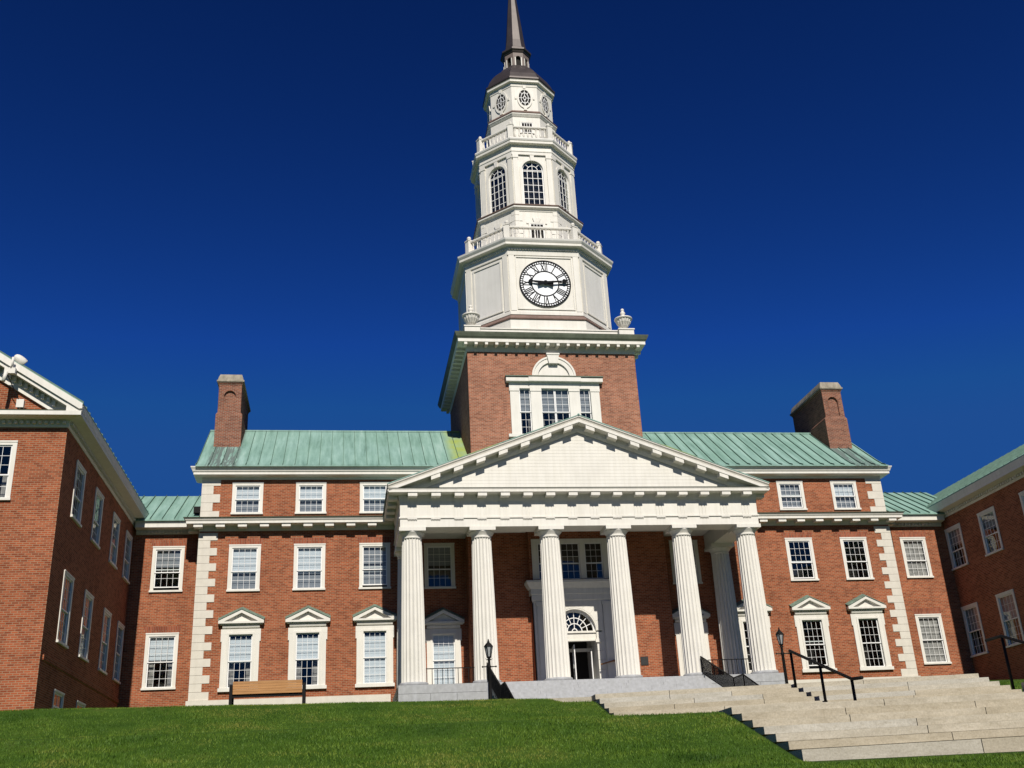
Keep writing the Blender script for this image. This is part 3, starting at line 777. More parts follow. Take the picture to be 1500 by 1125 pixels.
# dark brick dentils under the cornice
mb = MB(); C2 = [(-4.48, TF+.12), (4.48, TF+.12), (4.48, YC+4.48), (-4.48, YC+4.48)]
mb.sweep(C2, [(-.25, 20.986), (0, 20.986), (0, 21.48), (.05, 21.5), (.05, 21.56), (-.25, 21.58)], WHITE, True, 1); mb.build('parapet', tower)
def urn(x, y):
    mb = MB(); mb.box(x-.42, x+.42, y-.42, y+.42, 20.99, 21.53, WHITE); mb.box(x-.46, x+.46, y-.46, y+.46, 21.531, 21.60, WHITE)
    u = mb.build('urn', tower)
    mb = MB(); n = 32; prof = [(.16, 21.601), (.18, 21.66), (.10, 21.72), (.11, 21.78), (.26, 21.90), (.40, 22.10), (.455, 22.28)]
    rings = []
    for r, z in prof:
        fl = .035 if r > .2 else 0
        rings.append([(x+(r-fl*(i % 2))*math.cos(2*math.pi*i/n), y+(r-fl*(i % 2))*math.sin(2*math.pi*i/n), z) for i in range(n)])
    mb.loft(rings, WHITE, True, True)
    mb.lathe([(.46, 22.281), (.50, 22.31), (.50, 22.37), (.42, 22.41), (.30, 22.46), (.15, 22.52), (.09, 22.58), (.12, 22.64), (.15, 22.72), (.11, 22.8), (.06, 22.84), (.09, 22.88), (.1, 22.93), (.06, 23.0), (0.01, 23.01)], (x, y, 0), WHITE, 20)
    mb.build('urn_bowl', u)
for sx in (-1, 1):
    for y in (TF+.32, YC+4.28): urn(sx*4.28, y)
def octo(a, hw=None):
    hw = a*T225 if hw is None else hw
    return [(-hw, YC-a), (hw, YC-a), (a, YC-hw), (a, YC+hw), (hw, YC+a), (-hw, YC+a), (-a, YC+hw), (-a, YC-hw)]
def octo_faces(a, hw=None):
    p = octo(a, hw); out = []
    for i in range(8):
        A_, B_ = Vector((*p[i], 0)), Vector((*p[(i+1) % 8], 0))
        d = (B_-A_); w = d.length; d.normalize(); nrm = Vector((d.y, -d.x, 0))
        out.append((face(((A_+B_)/2), d, nrm), w, i))
    return out
def drum(name, a, z0, z1, mat, parent=tower, hw=None, hw2=None, a2=None):
    mb = MB(); mb.loft([[(x, y, z0) for x, y in octo(a, hw)], [(x, y, z1) for x, y in octo(a2 or a, hw2 if a2 else hw)]], mat); return mb.build(name, parent)
def omould(mb, a, prof, mat, hw=None): mb.sweep(octo(a, hw), prof, mat, True, 1)
# triple window of the base
mb = MB()
zt, zb = 17.95, 15.36
for s in (-1, 1):
    mb.box(s*2.18-.24, s*2.18+.24, -.10, .17, zb, zt, WHITE, TT); mb.box(s*1.04-.28, s*1.04+.28, -.10, .17, zb, zt, WHITE, TT)
    mb.box(s*2.18-.27, s*2.18+.27, -.13, -.101, zt-.16, zt, WHITE, TT); mb.box(s*1.04-.31, s*1.04+.31, -.13, -.101, zt-.16, zt, WHITE, TT)
mb.box(-2.45, 2.45, -.10, .17, zt+.001, 18.29, WHITE, TT)
mb.box(-1.36, 1.36, -.13, -.101, zt+.002, 18.29, WHITE, TT)
for a, b in ((-2.62, -1.42), (1.42, 2.62)):
    mb.prism([(a, 18.52), (b, 18.52), (b, 18.47), (b, 18.291), (a+.0, 18.291)], -.30, .01, WHITE, TT)
mb.box(-1.42, 1.42, -.34, .01, 18.291, 18.535, WHITE, TT)
mb.box(-2.6, 2.6, -.17, .17, zb-.16, zb-.001, WHITE, TT)
pw = mb.build('arched_triple_window', tower)
mb = MB(); mb.box(-2.66, 2.66, -.36, .0, 18.537, 18.60, GUTTER, TT); mb.build('window_flashing', pw)
mb = MB()
mb.ring_band(TT, 0, 18.602, .86, 1.17, 0, math.pi, -.16, .05, WHITE, 22); mb.ring_band(TT, 0, 18.602, 1.10, 1.2, 0, math.pi, -.2, -.161, WHITE, 22)
mb.prism([(math.cos(math.pi*i/20)*.86, 18.602+math.sin(math.pi*i/20)*.86) for i in range(21)], -.06, .02, WHITE, TT)
mb.prism([(-.24, 19.36), (.24, 19.36), (.33, 19.86), (-.33, 19.86)], -.27, .03, WHITE, TT); mb.box(-.36, .36, -.3, .03, 19.861, 19.95, WHITE, TT)
mb.build('blind_arch', pw)
for u0, u1, cl in ((-1.92, -1.32, 2), (-.76, -.005, 2), (.005, .76, 2), (1.32, 1.92, 2)):
    hung_sashes(pw, TT, u0, u1, zb, zt, .5, 3, 3, cl, .5, SHADE, lowshade=True)  # grey half blinds added in place of sky reflected by the upper panes
# clock stage: chamfered square
CA, CH = 4.15, 2.02
drum('clock_stage_plinth', 4.36, 20.98, 22.2, WHITE, hw=2.12)
mb = MB(); omould(mb, 4.15, [(-.1, 22.201), (.27, 22.201), (.29, 22.25), (.16, 22.40), (.07, 22.52), (.0, 22.56), (-.1, 22.56)], LEAD, 2.02); mb.build('stage_flashing', tower)
stage = drum('clock_stage', CA, 22.5, 26.75, WHITE, hw=CH)
mb = MB()
omould(mb, CA, [(-.05, 22.57), (.06, 22.57), (.06, 22.75), (.03, 22.80), (-.05, 22.80)], WHITE, CH)
for T, w, i in octo_faces(CA, CH):
    if i % 2 == 0:      # wide faces: raised frame with mitred inner bead
        h = w/2
        for s in (-1, 1):
            mb.box(s*(h-.17)-.16, s*(h-.17)+.16, -.06, -.001, 22.81, 26.3, WHITE, T)
            mb.box(s*(h-.42)-.03, s*(h-.42)+.03, -.05, -.002, 22.98, 26.17, WHITE, T)
        mb.box(-h+.39, h-.39, -.055, -.002, 26.18, 26.26, WHITE, T); mb.box(-h+.39, h-.39, -.05, -.002, 22.9, 22.97, WHITE, T)
    else:
        h = w/2
        for s in (-1, 1):
            mb.box(s*(h-.2)-.16, s*(h-.2)+.16, -.07, -.001, 22.81, 26.3, WHITE, T)
            mb.box(s*(h-.55)-.045, s*(h-.55)+.045, -.05, -.002, 23.0, 26.05, WHITE, T)
        mb.box(-h+.5, h-.5, -.06, -.002, 26.051, 26.14, WHITE, T); mb.box(-h+.5, h-.5, -.06, -.002, 22.92, 22.999, WHITE, T)
        mb.box(-h+.6, h-.6, -.012, -.001, 23.0, 26.05, TRIMGREY, T)
mb.build('stage_panelling', stage)
mb = MB()
omould(mb, CA, [(-.1, 26.31), (.065, 26.31), (.075, 26.48), (.09, 26.60), (.10, 26.72), (.13, 26.80), (.40, 26.83), (.40, 26.96), (.42, 26.99), (-.1, 27.02)], WHITE, CH)
for T, w, i in octo_faces(CA, CH):
    n = int(w/.15)
    for k in range(n):
        u = -w/2+w*(k+.5)/n; mb.box(u-.04, u+.04, -.17, -.085, 26.62, 26.70, WHITE, T)
mb.build('clock_cornice', tower)
mb = MB(); omould(mb, CA, [(-.2, 27.021), (.42, 27.0), (.48, 27.10), (.50, 27.2), (-.2, 27.24)], TRIMGREY, CH)
mb.loft([[(x, y, z) for x, y in octo(CA-.1, CH-.02)] for z in (27.0, 27.23)], TRIMGREY); mb.build('cornice_top', tower)
# clock
def clock(T):
    zc, rr = 24.53, 1.46
    mb = MB(); n = 48
    mb.prism([(math.cos(2*math.pi*i/n)*rr, zc+math.sin(2*math.pi*i/n)*rr) for i in range(n)], -.05, 0.0, CLOCKW, T)
    dial = mb.build('clock_dial', tower)
    mb = MB()
    mb.ring_band(T, 0, zc, 1.40, 1.475, 0, 2*math.pi, -.075, -.045, CLOCKB, 60)
    mb.ring_band(T, 0, zc, 1.255, 1.30, 0, 2*math.pi, -.065, -.045, CLOCKB, 60)
    for k in range(60):
        t = 2*math.pi*k/60; w = .026 if k % 5 else .045
        c, s = math.cos(t), math.sin(t)
        q = [(1.29*c+w*s, 1.29*s-w*c), (1.415*c+w*s, 1.415*s-w*c), (1.415*c-w*s, 1.415*s+w*c), (1.29*c-w*s, 1.29*s+w*c)]
        mb.prism([(a, zc+b) for a, b in q], -.063, -.046, CLOCKB, T)
    mb.build('minute_track', dial)
    mb = MB(); mb.ring_band(T, 0, zc, .745, .81, 0, 2*math.pi, -.065, -.045, CLOCKB, 48); mb.build('chapter_ring', dial)
    mb = MB()
    num = {1: 'I', 2: 'II', 3: 'III', 4: 'IIII', 5: 'V', 6: 'VI', 7: 'VII', 8: 'VIII', 9: 'IX', 10: 'X', 11: 'XI', 12: 'XII'}
    r0, r1 = .815, 1.25
    for h, txt in num.items():
        a = R(90-30*h); rad = Vector((math.cos(a), math.sin(a))); tan = Vector((math.sin(a), -math.cos(a)))  # tan: reading direction
        wd = {'I': .095, 'V': .20, 'X': .22}
        tot = sum(wd[c] for c in txt); x = -tot/2
        def stroke(xa, ya, xb, yb, w):
            p, q = tan*xa+rad*ya, tan*xb+rad*yb; d = (q-p).normalized(); nn = Vector((-d.y, d.x))*w
            mb.prism([(v.x, zc+v.y) for v in (p-nn, q-nn, q+nn, p+nn)], -.064, -.046, CLOCKB, T)
        for c in txt:
            w = wd[c]
            if c == 'I': stroke(x+w/2, r0, x+w/2, r1, .025)
            elif c == 'V': stroke(x+w/2, r0, x+.02, r1, .03); stroke(x+w/2, r0, x+w-.02, r1, .019)
            else: stroke(x+.02, r0, x+w-.02, r1, .019); stroke(x+w-.02, r0, x+.02, r1, .03)
            x += w
    mb.build('clock_numerals', dial)
    for nm, ang, ln, tail, w, d in (('hour_hand', 277, .98, .45, .10, -.18), ('minute_hand', 84, 1.30, .45, .075, -.22)):
        a = R(90-ang); rad = Vector((math.cos(a), math.sin(a))); tan = Vector((math.sin(a), -math.cos(a)))
        mb = MB()
        P = lambda t, r: (tan.x*t+rad.x*r, zc+tan.y*t+rad.y*r)
        mb.prism([P(-w, 0), P(-w*.55, ln*.72), P(w*.55, ln*.72), P(w, 0)], d, d+.02, CLOCKB, T)
        mb.prism([P(0, ln*.70), P(-w*1.9, ln*.82), P(0, ln), P(w*1.9, ln*.82)], d-.001, d+.021, CLOCKB, T)
        mb.prism([P(-w*.6, 0), P(w*.6, 0), P(w*2.0, -tail), P(-w*2.0, -tail)], d+.001, d+.019, CLOCKB, T)
        mb.ring_band(T, 0, zc, 0.0, .13, 0, 2*math.pi, d-.01, d+.0205, CLOCKB, 14)
        mb.build(nm, dial)
    mb = MB(); mb.ring_band(T, 0, zc, 0, .06, 0, 2*math.pi, -.24, -.05, CLOCKB, 12); mb.build('hand_arbor', dial)
ff = octo_faces(CA, CH)
clock(ff[0][0])
# balustrades
def baluster_mesh(h):
    mb = MB(); mb.box(-.05, .05, -.05, .05, 0, .07, WHITE); mb.lathe([(.035, .071), (.055, .16), (.065, .25), (.035, h*.6), (.028, h*.72), (.045, h*.78), (.03, h*.86), (.04, h-.06)], (0, 0, 0), WHITE, 8)
    mb.box(-.05, .05, -.05, .05, h-.059, h, WHITE); return mb
def balustrade(a, hw, z0, zt, ball, step):
    hw = a*T225 if hw is None else hw
    mb = MB()
    omould(mb, a, [(-.10, z0), (.10, z0), (.10, z0+.12), (-.10, z0+.12)], WHITE, hw)
    omould(mb, a, [(-.09, zt-.11), (.09, zt-.11), (.11, zt-.05), (.09, zt), (-.09, zt)], WHITE, hw)
    bl = mb.build('balustrade', tower)
    h = zt-.111-(z0+.121); first_b = None
    pts = octo(a, hw)
    for i in range(8):
        A_, B_ = Vector(pts[i]), Vector(pts[(i+1) % 8]); d = B_-A_; n = max(3, int(d.length/step))
        ang = math.atan2(d.y, d.x)
        for k in range(1, n):
            p = A_+d*(k/n)
            if first_b is None:
                first_b = baluster_mesh(h).build('baluster', bl); first_b.location = (p.x, p.y, z0+.121)
            else: dup(first_b, (p.x, p.y, z0+.121), bl, ang)
    first_p = None
    for i in range(8):
        x, y = pts[i]; ang = math.atan2(y-YC, x)
        if first_p is None:
            mb = MB(); w = .17; H = zt-z0
            mb.box(-w, w, -w, w, -.02, H+.02, WHITE); mb.box(-w-.03, w+.03, -w-.03, w+.03, H+.021, H+.08, WHITE)
            mb.lathe([(.06, H+.081), (.05, H+.12), (ball*.75, H+.12+ball*.4), (ball, H+.12+ball), (ball*.72, H+.12+ball*1.7), (.02, H+.12+ball*2.02)], (0, 0, 0), WHITE, 14)
            first_p = mb.build('pedestal', bl); first_p.location = (x, y, z0); first_p.rotation_euler.z = ang
        else: dup(first_p, (x, y, z0), bl, ang)
balustrade(3.9, 1.94, 27.24, 28.35, .13, .30)
# rusticated plinth with joints
RA = 3.03
drum('rusticated_drum', RA, 27.0, 30.1, WHITE)
rd = bpy.data.objects['rusticated_drum']
mb = MB()
for T, w, i in octo_faces(RA):
    z = 27.6; k = 0
    while z < 29.9:
        h = .42; off = .25 if k % 2 else .42
        for s in (-1, 1):
            mb.box(s*(w/2-off/2)-off/2+.0, s*(w/2-off/2)+off/2, -.03, -.001, z+.012, z+h-.012, WHITE, T)
        z += h; k += 1
    mb.box(-.62, .62, -.05, -.001, 29.12, 29.2, WHITE, T)
    mb.prism([(-.16, 29.21), (.16, 29.21), (.24, 29.5), (-.24, 29.5)], -.08, -.001, WHITE, T)
mb.build('rustication', rd)
def small_window(T, z0, z1, w, cols, rows, parent):
    mb = MB()
    mb.box(-w-.1, -w, -.07, .0, z0-.05, z1+.1, WHITE, T); mb.box(w, w+.1, -.07, .0, z0-.05, z1+.1, WHITE, T); mb.box(-w, w, -.07, .0, z1, z1+.1, WHITE, T)
    mb.box(-w, w, -.03, -.001, z0, z1, DARK, T)
    f = mb.build('attic_window', parent)
    mb = MB(); sash_bars(mb, T, -w, w, z0, z1, cols, rows, -.055, -.035, .04, .03); mb.build('sash', f)
for T, w, i in octo_faces(RA):
    if i in (0, 2, 4, 6): small_window(T, 28.1, 29.1, .40, 4, 2, tower)
mb = MB()
omould(mb, RA, [(-.1, 29.95), (.03, 29.95), (.06, 30.05), (.17, 30.12), (.20, 30.14), (.20, 30.24), (-.1, 30.27)], WHITE)
omould(mb, RA, [(-.1, 30.271), (.22, 30.242), (.25, 30.30), (.24, 30.33), (-.1, 30.48)], LEAD)
mb.build('drum_cornice', tower)
# belfry
BA = 2.88
core = drum('belfry_core', 2.35, 30.3, 34.9, DARK)  # near-black core added so the belfry looks unlit through its windows
mb = MB()
for T, w, i in octo_faces(BA):
    mb.arch_slab(T, -w/2, w/2, 30.47, 34.55, 0, .64, 33.0, 0, .22, WHITE, 14)
bw = mb.build('belfry_wall', tower)
for T, w, i in octo_faces(BA):
    mb = MB()
    mb.ring_band(T, 0, 33.0, .64, .80, 0, math.pi, -.05, .0, WHITE, 14); mb.prism([(-.09, 33.6), (.09, 33.6), (.13, 33.98), (-.13, 33.98)], -.10, .0, WHITE, T)
    for s in (-1, 1):
        mb.box(s*.72-.08, s*.72+.08, -.05, .0, 30.48, 32.999, WHITE, T)
        mb.box(s*.72-.10, s*.72+.10, -.075, .0, 32.93, 33.02, WHITE, T) if False else None
        mb.box(s*(w/2-.17)-.15, s*(w/2-.17)+.15, -.09, -.0, 30.48, 34.0, WHITE, T)
        mb.box(s*(w/2-.17)-.18, s*(w/2-.17)+.18, -.12, -.0, 33.78, 34.0, WHITE, T); mb.box(s*(w/2-.17)-.18, s*(w/2-.17)+.18, -.12, -.0, 30.48, 30.66, WHITE, T)
    mb.build('pilaster', tower)
    mb = MB()
    mb.ring_band(T, 0, 33.0, .58, .64, 0, math.pi, .06, .12, WHITE2, 14); mb.ring_band(T, 0, 33.0, .30, .335, 0, math.pi, .07, .11, WHITE2, 12)
    for s in (-1, 1): mb.box(s*.61-.03, s*.61+.03, .06, .12, 30.48, 33.0, WHITE2, T)
    for u in (-.32, 0, .32): mb.box(u-.016, u+.016, .07, .11, 30.48, 33.0, WHITE2, T)
    for k in range(6): mb.box(-.58, .58, .072, .108, 30.52+.48*k-.016, 30.52+.48*k+.016, WHITE2, T)
    mb.box(-.58, .58, .07, .11, 32.98, 33.02, WHITE2, T)
    for t in (45, 90, 135):
        c, s = math.cos(R(t)), math.sin(R(t)); q = .014
        r0 = .32 if t != 90 else 0
        mb.prism([(r0*c-q*s, 33+r0*s+q*c), (.6*c-q*s, 33+.6*s+q*c), (.6*c+q*s, 33+.6*s-q*c), (r0*c+q*s, 33+r0*s-q*c)], .074, .106, WHITE2, T)
    bwin = mb.build('arched_window', tower)
    mb = MB(); pts = [(-.6, 30.5), (.6, 30.5)]+[(math.cos(math.pi*k/12)*.6, 33+math.sin(math.pi*k/12)*.6) for k in range(13)]
    mb.add([T(u, .09, z) for u, z in pts], [tuple(range(len(pts)))], GLASS); mb.build('pane', bwin, fix=False)
mb = MB()
omould(mb, BA, [(-.2, 34.01), (.10, 34.01), (.10, 34.2), (.13, 34.22), (.13, 34.28), (.08, 34.3), (.06, 34.52), (.08, 34.56), (.10, 34.70), (.30, 34.73), (.30, 34.86), (.33, 34.9), (-.2, 34.93)], WHITE)
mb.build('belfry_cornice', tower)
mb = MB(); omould(mb, BA, [(-.2, 34.931), (.33, 34.91), (.36, 35.0), (.34, 35.08), (-.2, 35.14)], TRIMGREY)
mb.loft([[(x, y, z) for x, y in octo(BA-.1)] for z in (34.8, 35.13)], TRIMGREY); mb.build('cornice_top', tower)
balustrade(2.84, None, 35.14, 36.12, .11, .26)
# upper drum, oculus stage, cornice
UA = 2.08
drum('upper_drum', UA, 35.0, 37.6, WHITE)
for T, w, i in octo_faces(UA):
    if i in (0, 2, 6): small_window(T, 36.25, 37.0, .36, 4, 2, tower)
mb = MB(); omould(mb, UA, [(-.1, 37.45), (.03, 37.45), (.11, 37.58), (.13, 37.60), (.13, 37.68), (-.1, 37.70)], WHITE)
omould(mb, UA, [(-.15, 37.701), (.15, 37.682), (.17, 37.73), (.03, 37.92), (-.15, 37.95)], LEAD); mb.build('upper_drum_moulding', tower)
OA = 1.99
drum('oculus_stage', OA, 37.6, 40.1, WHITE)
for T, w, i in octo_faces(OA):
    mb = MB(); ez = .66/.38
    mb.ring_band(T, 0, 38.97, .38, .49, 0, 2*math.pi, -.06, .0, WHITE, 28, ez=1.62)
    mb.prism([(math.cos(2*math.pi*k/28)*.38, 38.97+math.sin(2*math.pi*k/28)*.66) for k in range(28)], -.02, -.001, DARK, T)
    for s in (-1, 1): mb.box(s*.58-.06, s*.58+.06, -.05, .0, 38.88, 39.06, WHITE, T)
    mb.prism([(-.08, 39.68), (.08, 39.68), (.11, 39.92), (-.11, 39.92)], -.09, 0, WHITE, T); mb.prism([(-.11, 38.02), (.11, 38.02), (.08, 38.26), (-.08, 38.26)], -.09, 0, WHITE, T)
    ow = mb.build('oculus_window', tower)
    mb = MB()
    mb.ring_band(T, 0, 38.97, .22, .25, 0, 2*math.pi, -.045, -.022, WHITE2, 24, ez=1.7); mb.ring_band(T, 0, 38.97, .06, .09, 0, 2*math.pi, -.045, -.022, WHITE2, 16, ez=1.9)
    for k in range(8):
        t = 2*math.pi*k/8+math.pi/2; c, s = math.cos(t), math.sin(t)*1.72; dn = Vector((c, s)).normalized(); nn = Vector((-dn.y, dn.x))*.016
        r0 = .08 if k % 2 == 0 else .24
        p, q = Vector((c, s))*r0, Vector((c, s))*.38
        mb.prism([(v.x, 38.97+v.y) for v in (p-nn, q-nn, q+nn, p+nn)], -.044, -.023, WHITE2, T)
    mb.build('tracery', ow)
mb = MB(); omould(mb, OA, [(-.1, 39.85), (.03, 39.85), (.04, 39.95), (.06, 40.08), (.20, 40.12), (.20, 40.24), (.23, 40.28), (-.1, 40.30)], WHITE); mb.build('oculus_cornice', tower)
mb = MB(); omould(mb, OA, [(-.15, 40.301), (.23, 40.29), (.27, 40.36), (.27, 40.45), (-.15, 40.5)], BRONZE)
dome = [(2.16, 40.45), (2.12, 40.62), (1.98, 41.0), (1.78, 41.38), (1.52, 41.75), (1.28, 42.02), (1.12, 42.2), (1.04, 42.36)]
mb.loft([[(x, y, z) for x, y in octo(a)] for a, z in dome], BRONZE); mb.build('bell_roof', tower)
# lantern
LA = .80
LANT = simple('lantern_paint', (.20, .155, .135), .6, .1, 3, streak=.4)
mb = MB()
for T, w, i in octo_faces(LA): mb.arch_slab(T, -w/2, w/2, 42.42, 43.62, 0, .17, 43.16, 0, .10, LANT, 8)
omould(mb, LA, [(-.2, 42.361), (.10, 42.361), (.10, 42.419), (-.2, 42.42)], BRONZE)
for T, w, i in octo_faces(LA):
    for s in (-1, 1): mb.box(s*.20-.03, s*.20+.03, -.03, 0, 42.43, 43.2, WHITE, T)
mb.build('lantern', tower)
drum('lantern_core', .62, 42.3, 43.6, DARK)  # near-black core stands for the shade inside the lantern
mb = MB(); omould(mb, LA, [(-.2, 43.621), (.04, 43.621), (.10, 43.74), (.17, 43.80), (.18, 43.92), (.05, 44.02), (-.2, 44.04)], BRONZE)
omould(mb, .70, [(-.2, 44.041), (.06, 44.041), (.06, 44.14), (.02, 44.2), (-.2, 44.2)], BRONZE); mb.build('lantern_roof', tower)
mb = MB(); mb.loft([[(x, y, z) for x, y in octo(a)] for a, z in ((.70, 44.18), (.60, 44.9), (.44, 46.8), (.28, 48.6), (.13, 50.5), (.03, 51.8))], BRONZE); sp = mb.build('spire', tower)
mb = MB(); mb.lathe([(.03, 51.7), (.03, 52.2), (.16, 52.35), (.16, 52.5), (.03, 52.65), (.015, 53.6)], (0, YC, 0), BRONZE, 12); mb.build('finial', tower)

# ------------------------------------------------------------------ recessed links
LY = 1.1
for s, lab in ((-1, 'low two storey brick link set back between left wing and the hall\'s left corner'), (1, 'low two storey brick link set back between right wing and the hall\'s right corner')):
    lk = thing('brick_link', lab, 'building', (s*19.6, LY+3, 0), 'recessed links between hall and wings')
    T = front(LY); hs = []
    xc = -19.41 if s < 0 else 19.74
    dz = .0
    hs.append(plain_window(lk, T, xc, 7.82, 10.06, 1.50, blind=.42 if s < 0 else .98, bmat=SHADE if s < 0 else CURTAIN, opening=.14 if s < 0 else 0))
    hs.append(plain_window(lk, T, xc, 3.28, 5.88, 1.50, split=.5, ru=3, rl=3, blind=.45 if s < 0 else .98, bmat=BLIND if s < 0 else CURTAIN, lowshade=s < 0))
    mb = MB(); u0, u1 = (-21.4, -17.6) if s < 0 else (17.6, 22.0)
    mb.wall(T, u0, u1, 0, 11.0, hs, .3, BRICK); mb.build('brick_wall', lk, fix=False)
    mb = MB(); mb.box(u0, u1, LY+1.2, LY+1.24, 0, 11, DARK); mb.build('dark_backing', lk)  # dark sheet added to make the link rooms look unlit
    mb = MB()
    path = [(-21.0, LY), (-17.9, LY)] if s < 0 else [(17.9, LY), (21.6, LY)]
    mb.sweep(path, [(0, 10.66), (.03, 10.66), (.05, 10.70), (.08, 10.84), (.50, 10.90), (.50, 11.06), (.55, 11.2), (.57, 11.26), (0, 11.3)], WHITE, side=1)
    n = 18
    for k in range(n):
        x = path[0][0]+(path[1][0]-path[0][0])*(k+.5)/n; mb.box(x-.05, x+.05, LY-.17, LY-.055, 10.72, 10.83, WHITE)
    mb.build('cornice', lk)
    a, b = (-22.6, -17.88) if s < 0 else (17.88, 23.4)
    seam_roof('copper_roof', lk, a, b, [(LY-.62, 11.25), (4.75, 13.72), (8.8, 11.4)], [a+.57*k for k in range(int((b-a)/.57)+1)])
    mb = MB(); x = -17.95 if s < 0 else 17.95
    if s < 0: mb.box(-18.35, -17.9, LY-.2, LY+.1, 11.7, 12.02, IRON); mb.build('roof_vent', lk)

# ------------------------------------------------------------------ side wings
def wing(s, X, Xr, slope, name_lab):
    wg = thing('brick_wing', name_lab, 'building', (s*26, -6, 0), 'wings flanking the court')
    T = plusx(X) if s < 0 else minusx(X)
    GY = -12.8 if s < 0 else -34.
    hs = []
    ys = [-10.221, -6.755, -3.046, .05] if s < 0 else [-10.12-3.5*k for k in range(6, 0, -1)]+[-10.12, -6.66, -2.95]
    if s > 0: ys += [.28]
    ys = [y for y in ys if y+.77 < LY-.01]
    for k, y in enumerate(ys):
        hs.append(plain_window(wg, T, y, 8.17, 10.42, 1.52, blind=.4 if s > 0 else 0, bmat=SHADE, lintel=False, cols=4, lowshade=(s > 0)))
        hs.append(plain_window(wg, T, y, 3.55, 6.17, 1.52, split=.5, ru=3, rl=3, blind=.5 if s > 0 else 0, bmat=SHADE, lintel=False, lowshade=(s > 0)))
    if s < 0:
        for y in (-9.8, -6.25): hs.append(plain_window(wg, T, y, .9, 1.98, 1.45, split=.5, ru=1, rl=1, cols=2, blind=0, lintel=False, cas=.08))
    mb = MB(); mb.wall(T, GY, LY+7, -2, 11.1, hs, .3, BRICK)
    TG = front(GY); XO = s*31.
    gh = []
    if s < 0:
        gh.append(plain_window(wg, TG, -23.55, 8.27, 10.52, 1.52, blind=0, bmat=BLIND, lintel=False, lowshade=True))
        gh.append(plain_window(wg, TG, -27.1, 8.27, 10.52, 1.52, blind=.5, lintel=False)); gh.append(plain_window(wg, TG, -27.1, 3.55, 6.17, 1.52, blind=.5, lintel=False))
    mb.wall(TG, min(X, XO), max(X, XO), -2, 11.1, gh, .3, BRICK)
    gz = lambda x: 11.80+slope*(abs(x)-abs(X)+.57)-.80
    mb.add([(X, GY+.02, 11.1), (XO, GY+.02, 11.1), (XO, GY+.02, gz(2*26.2-31)), (s*26.2, GY+.02, gz(26.2)), (X, GY+.02, gz(X))], [(0, 1, 2, 3, 4)], BRICK)
    mb.add([(XO, GY, -2), (XO, 14, -2), (XO, 14, 11.1), (XO, GY, 11.1)], [(0, 1, 2, 3)], BRICK)
    mb.build('brick_wall', wg, fix=False)
    mb = MB(); q = X-s*-1.2
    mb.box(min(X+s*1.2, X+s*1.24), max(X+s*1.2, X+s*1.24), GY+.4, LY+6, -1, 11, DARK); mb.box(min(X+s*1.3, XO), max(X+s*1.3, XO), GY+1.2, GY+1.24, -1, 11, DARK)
    mb.box(min(X+s*.02, X+s*1.19), max(X+s*.02, X+s*1.19), LY+5.9, LY+5.95, -1, 11, DARK); mb.box(min(X+s*.31, X+s*1.19), max(X+s*.31, X+s*1.19), GY+.4, LY+5.8, 11.0, 11.05, DARK)  # unseen dark caps added to keep sky from showing through the wing windows
    mb.box(min(X+s*.31, X+s*1.19), max(X+s*.31, X+s*1.19), GY+.4, LY+5.8, 7.0, 7.3, DARK); mb.build('dark_backing', wg)
    mb = MB(); mb.box(min(X, X-s*.045), max(X, X-s*.045), GY+.3, LY-.01, 2.72, 2.90, BRICK) if s < 0 else None
    if s < 0: mb.build('belt_course', wg)
    # eaves cornice along the court side and across the gable
    prof = [(0, 11.05), (.03, 11.05), (.05, 11.08), (.06, 11.22), (.09, 11.30), (.55, 11.36), (.55, 11.52), (.50, 11.56), (.56, 11.72), (.57, 11.78), (0, 11.82)]
    mb = MB()
    if s < 0: mb.sweep([(XO, GY), (X, GY), (X, LY+2.6)], prof[:7]+[(0, 11.54)], WHITE, side=1)
    else: mb.sweep([(X, LY+2.6), (X, GY), (XO, GY)], prof[:7]+[(0, 11.54)], WHITE, side=1)
    if s < 0: mb.sweep([(X, GY-.5), (X, LY+2.6)], [(.0, 11.545), (.56, 11.521), (.565, 11.56), (.58, 11.72), (.59, 11.78), (0, 11.82)], WHITE, side=1)
    else: mb.sweep([(X, LY+2.6), (X, GY-.5)], [(.0, 11.545), (.56, 11.521), (.565, 11.56), (.58, 11.72), (.59, 11.78), (0, 11.82)], WHITE, side=1)
    n = int((LY-GY)/.21)
    for k in range(n):
        y = GY+(LY-GY)*(k+.5)/n; a = X-s*.055; b = X-s*.17
        mb.box(min(a, b), max(a, b), y-.05, y+.05, 11.16, 11.27, WHITE)
    if s < 0:
        k = 0
        while X-.1-k*.21 > XO: mb.box(X-.1-k*.21-.05, X-.1-k*.21+.05, GY-.17, GY-.055, 11.16, 11.27, WHITE); k += 1
    mb.build('eaves_cornice', wg)
    EX_ = abs(X)-.57
    if s < 0:
        mb = MB(); z = lambda x: 11.80+slope*(abs(x)-EX_)
        xz = lambda h: EX_+(h-11.80)/slope
        for mir in (False, True):
            fx = (lambda x: -(52.4-x)) if mir else (lambda x: -x)
            for (ya, za, zb, cut) in ((GY-.57, 0, -.27, 0), (GY-.49, -.271, -.43, .1), (GY-.10, -.431, -.90, .3)):
                xt = max(EX_+cut, xz(11.603-za)); xb = max(xt, xz(11.602-zb))
                P = [(xt, z(xt)+za), (26.2, z(26.2)+za), (26.2, z(26.2)+zb), (xb, max(z(xb)+zb, 11.601)), (xt, max(11.601, z(xt)+zb))]
                mb.prism([(fx(a), b) for a, b in P], ya, GY+.015, WHITE, lambda u, d, h: (u, d, h))
            x = EX_+1.1
            while x < 26.1: mb.box(fx(x)-.05, fx(x)+.05, GY-.21, GY-.101, z(x)-.66, z(x)-.46, WHITE); x += .21
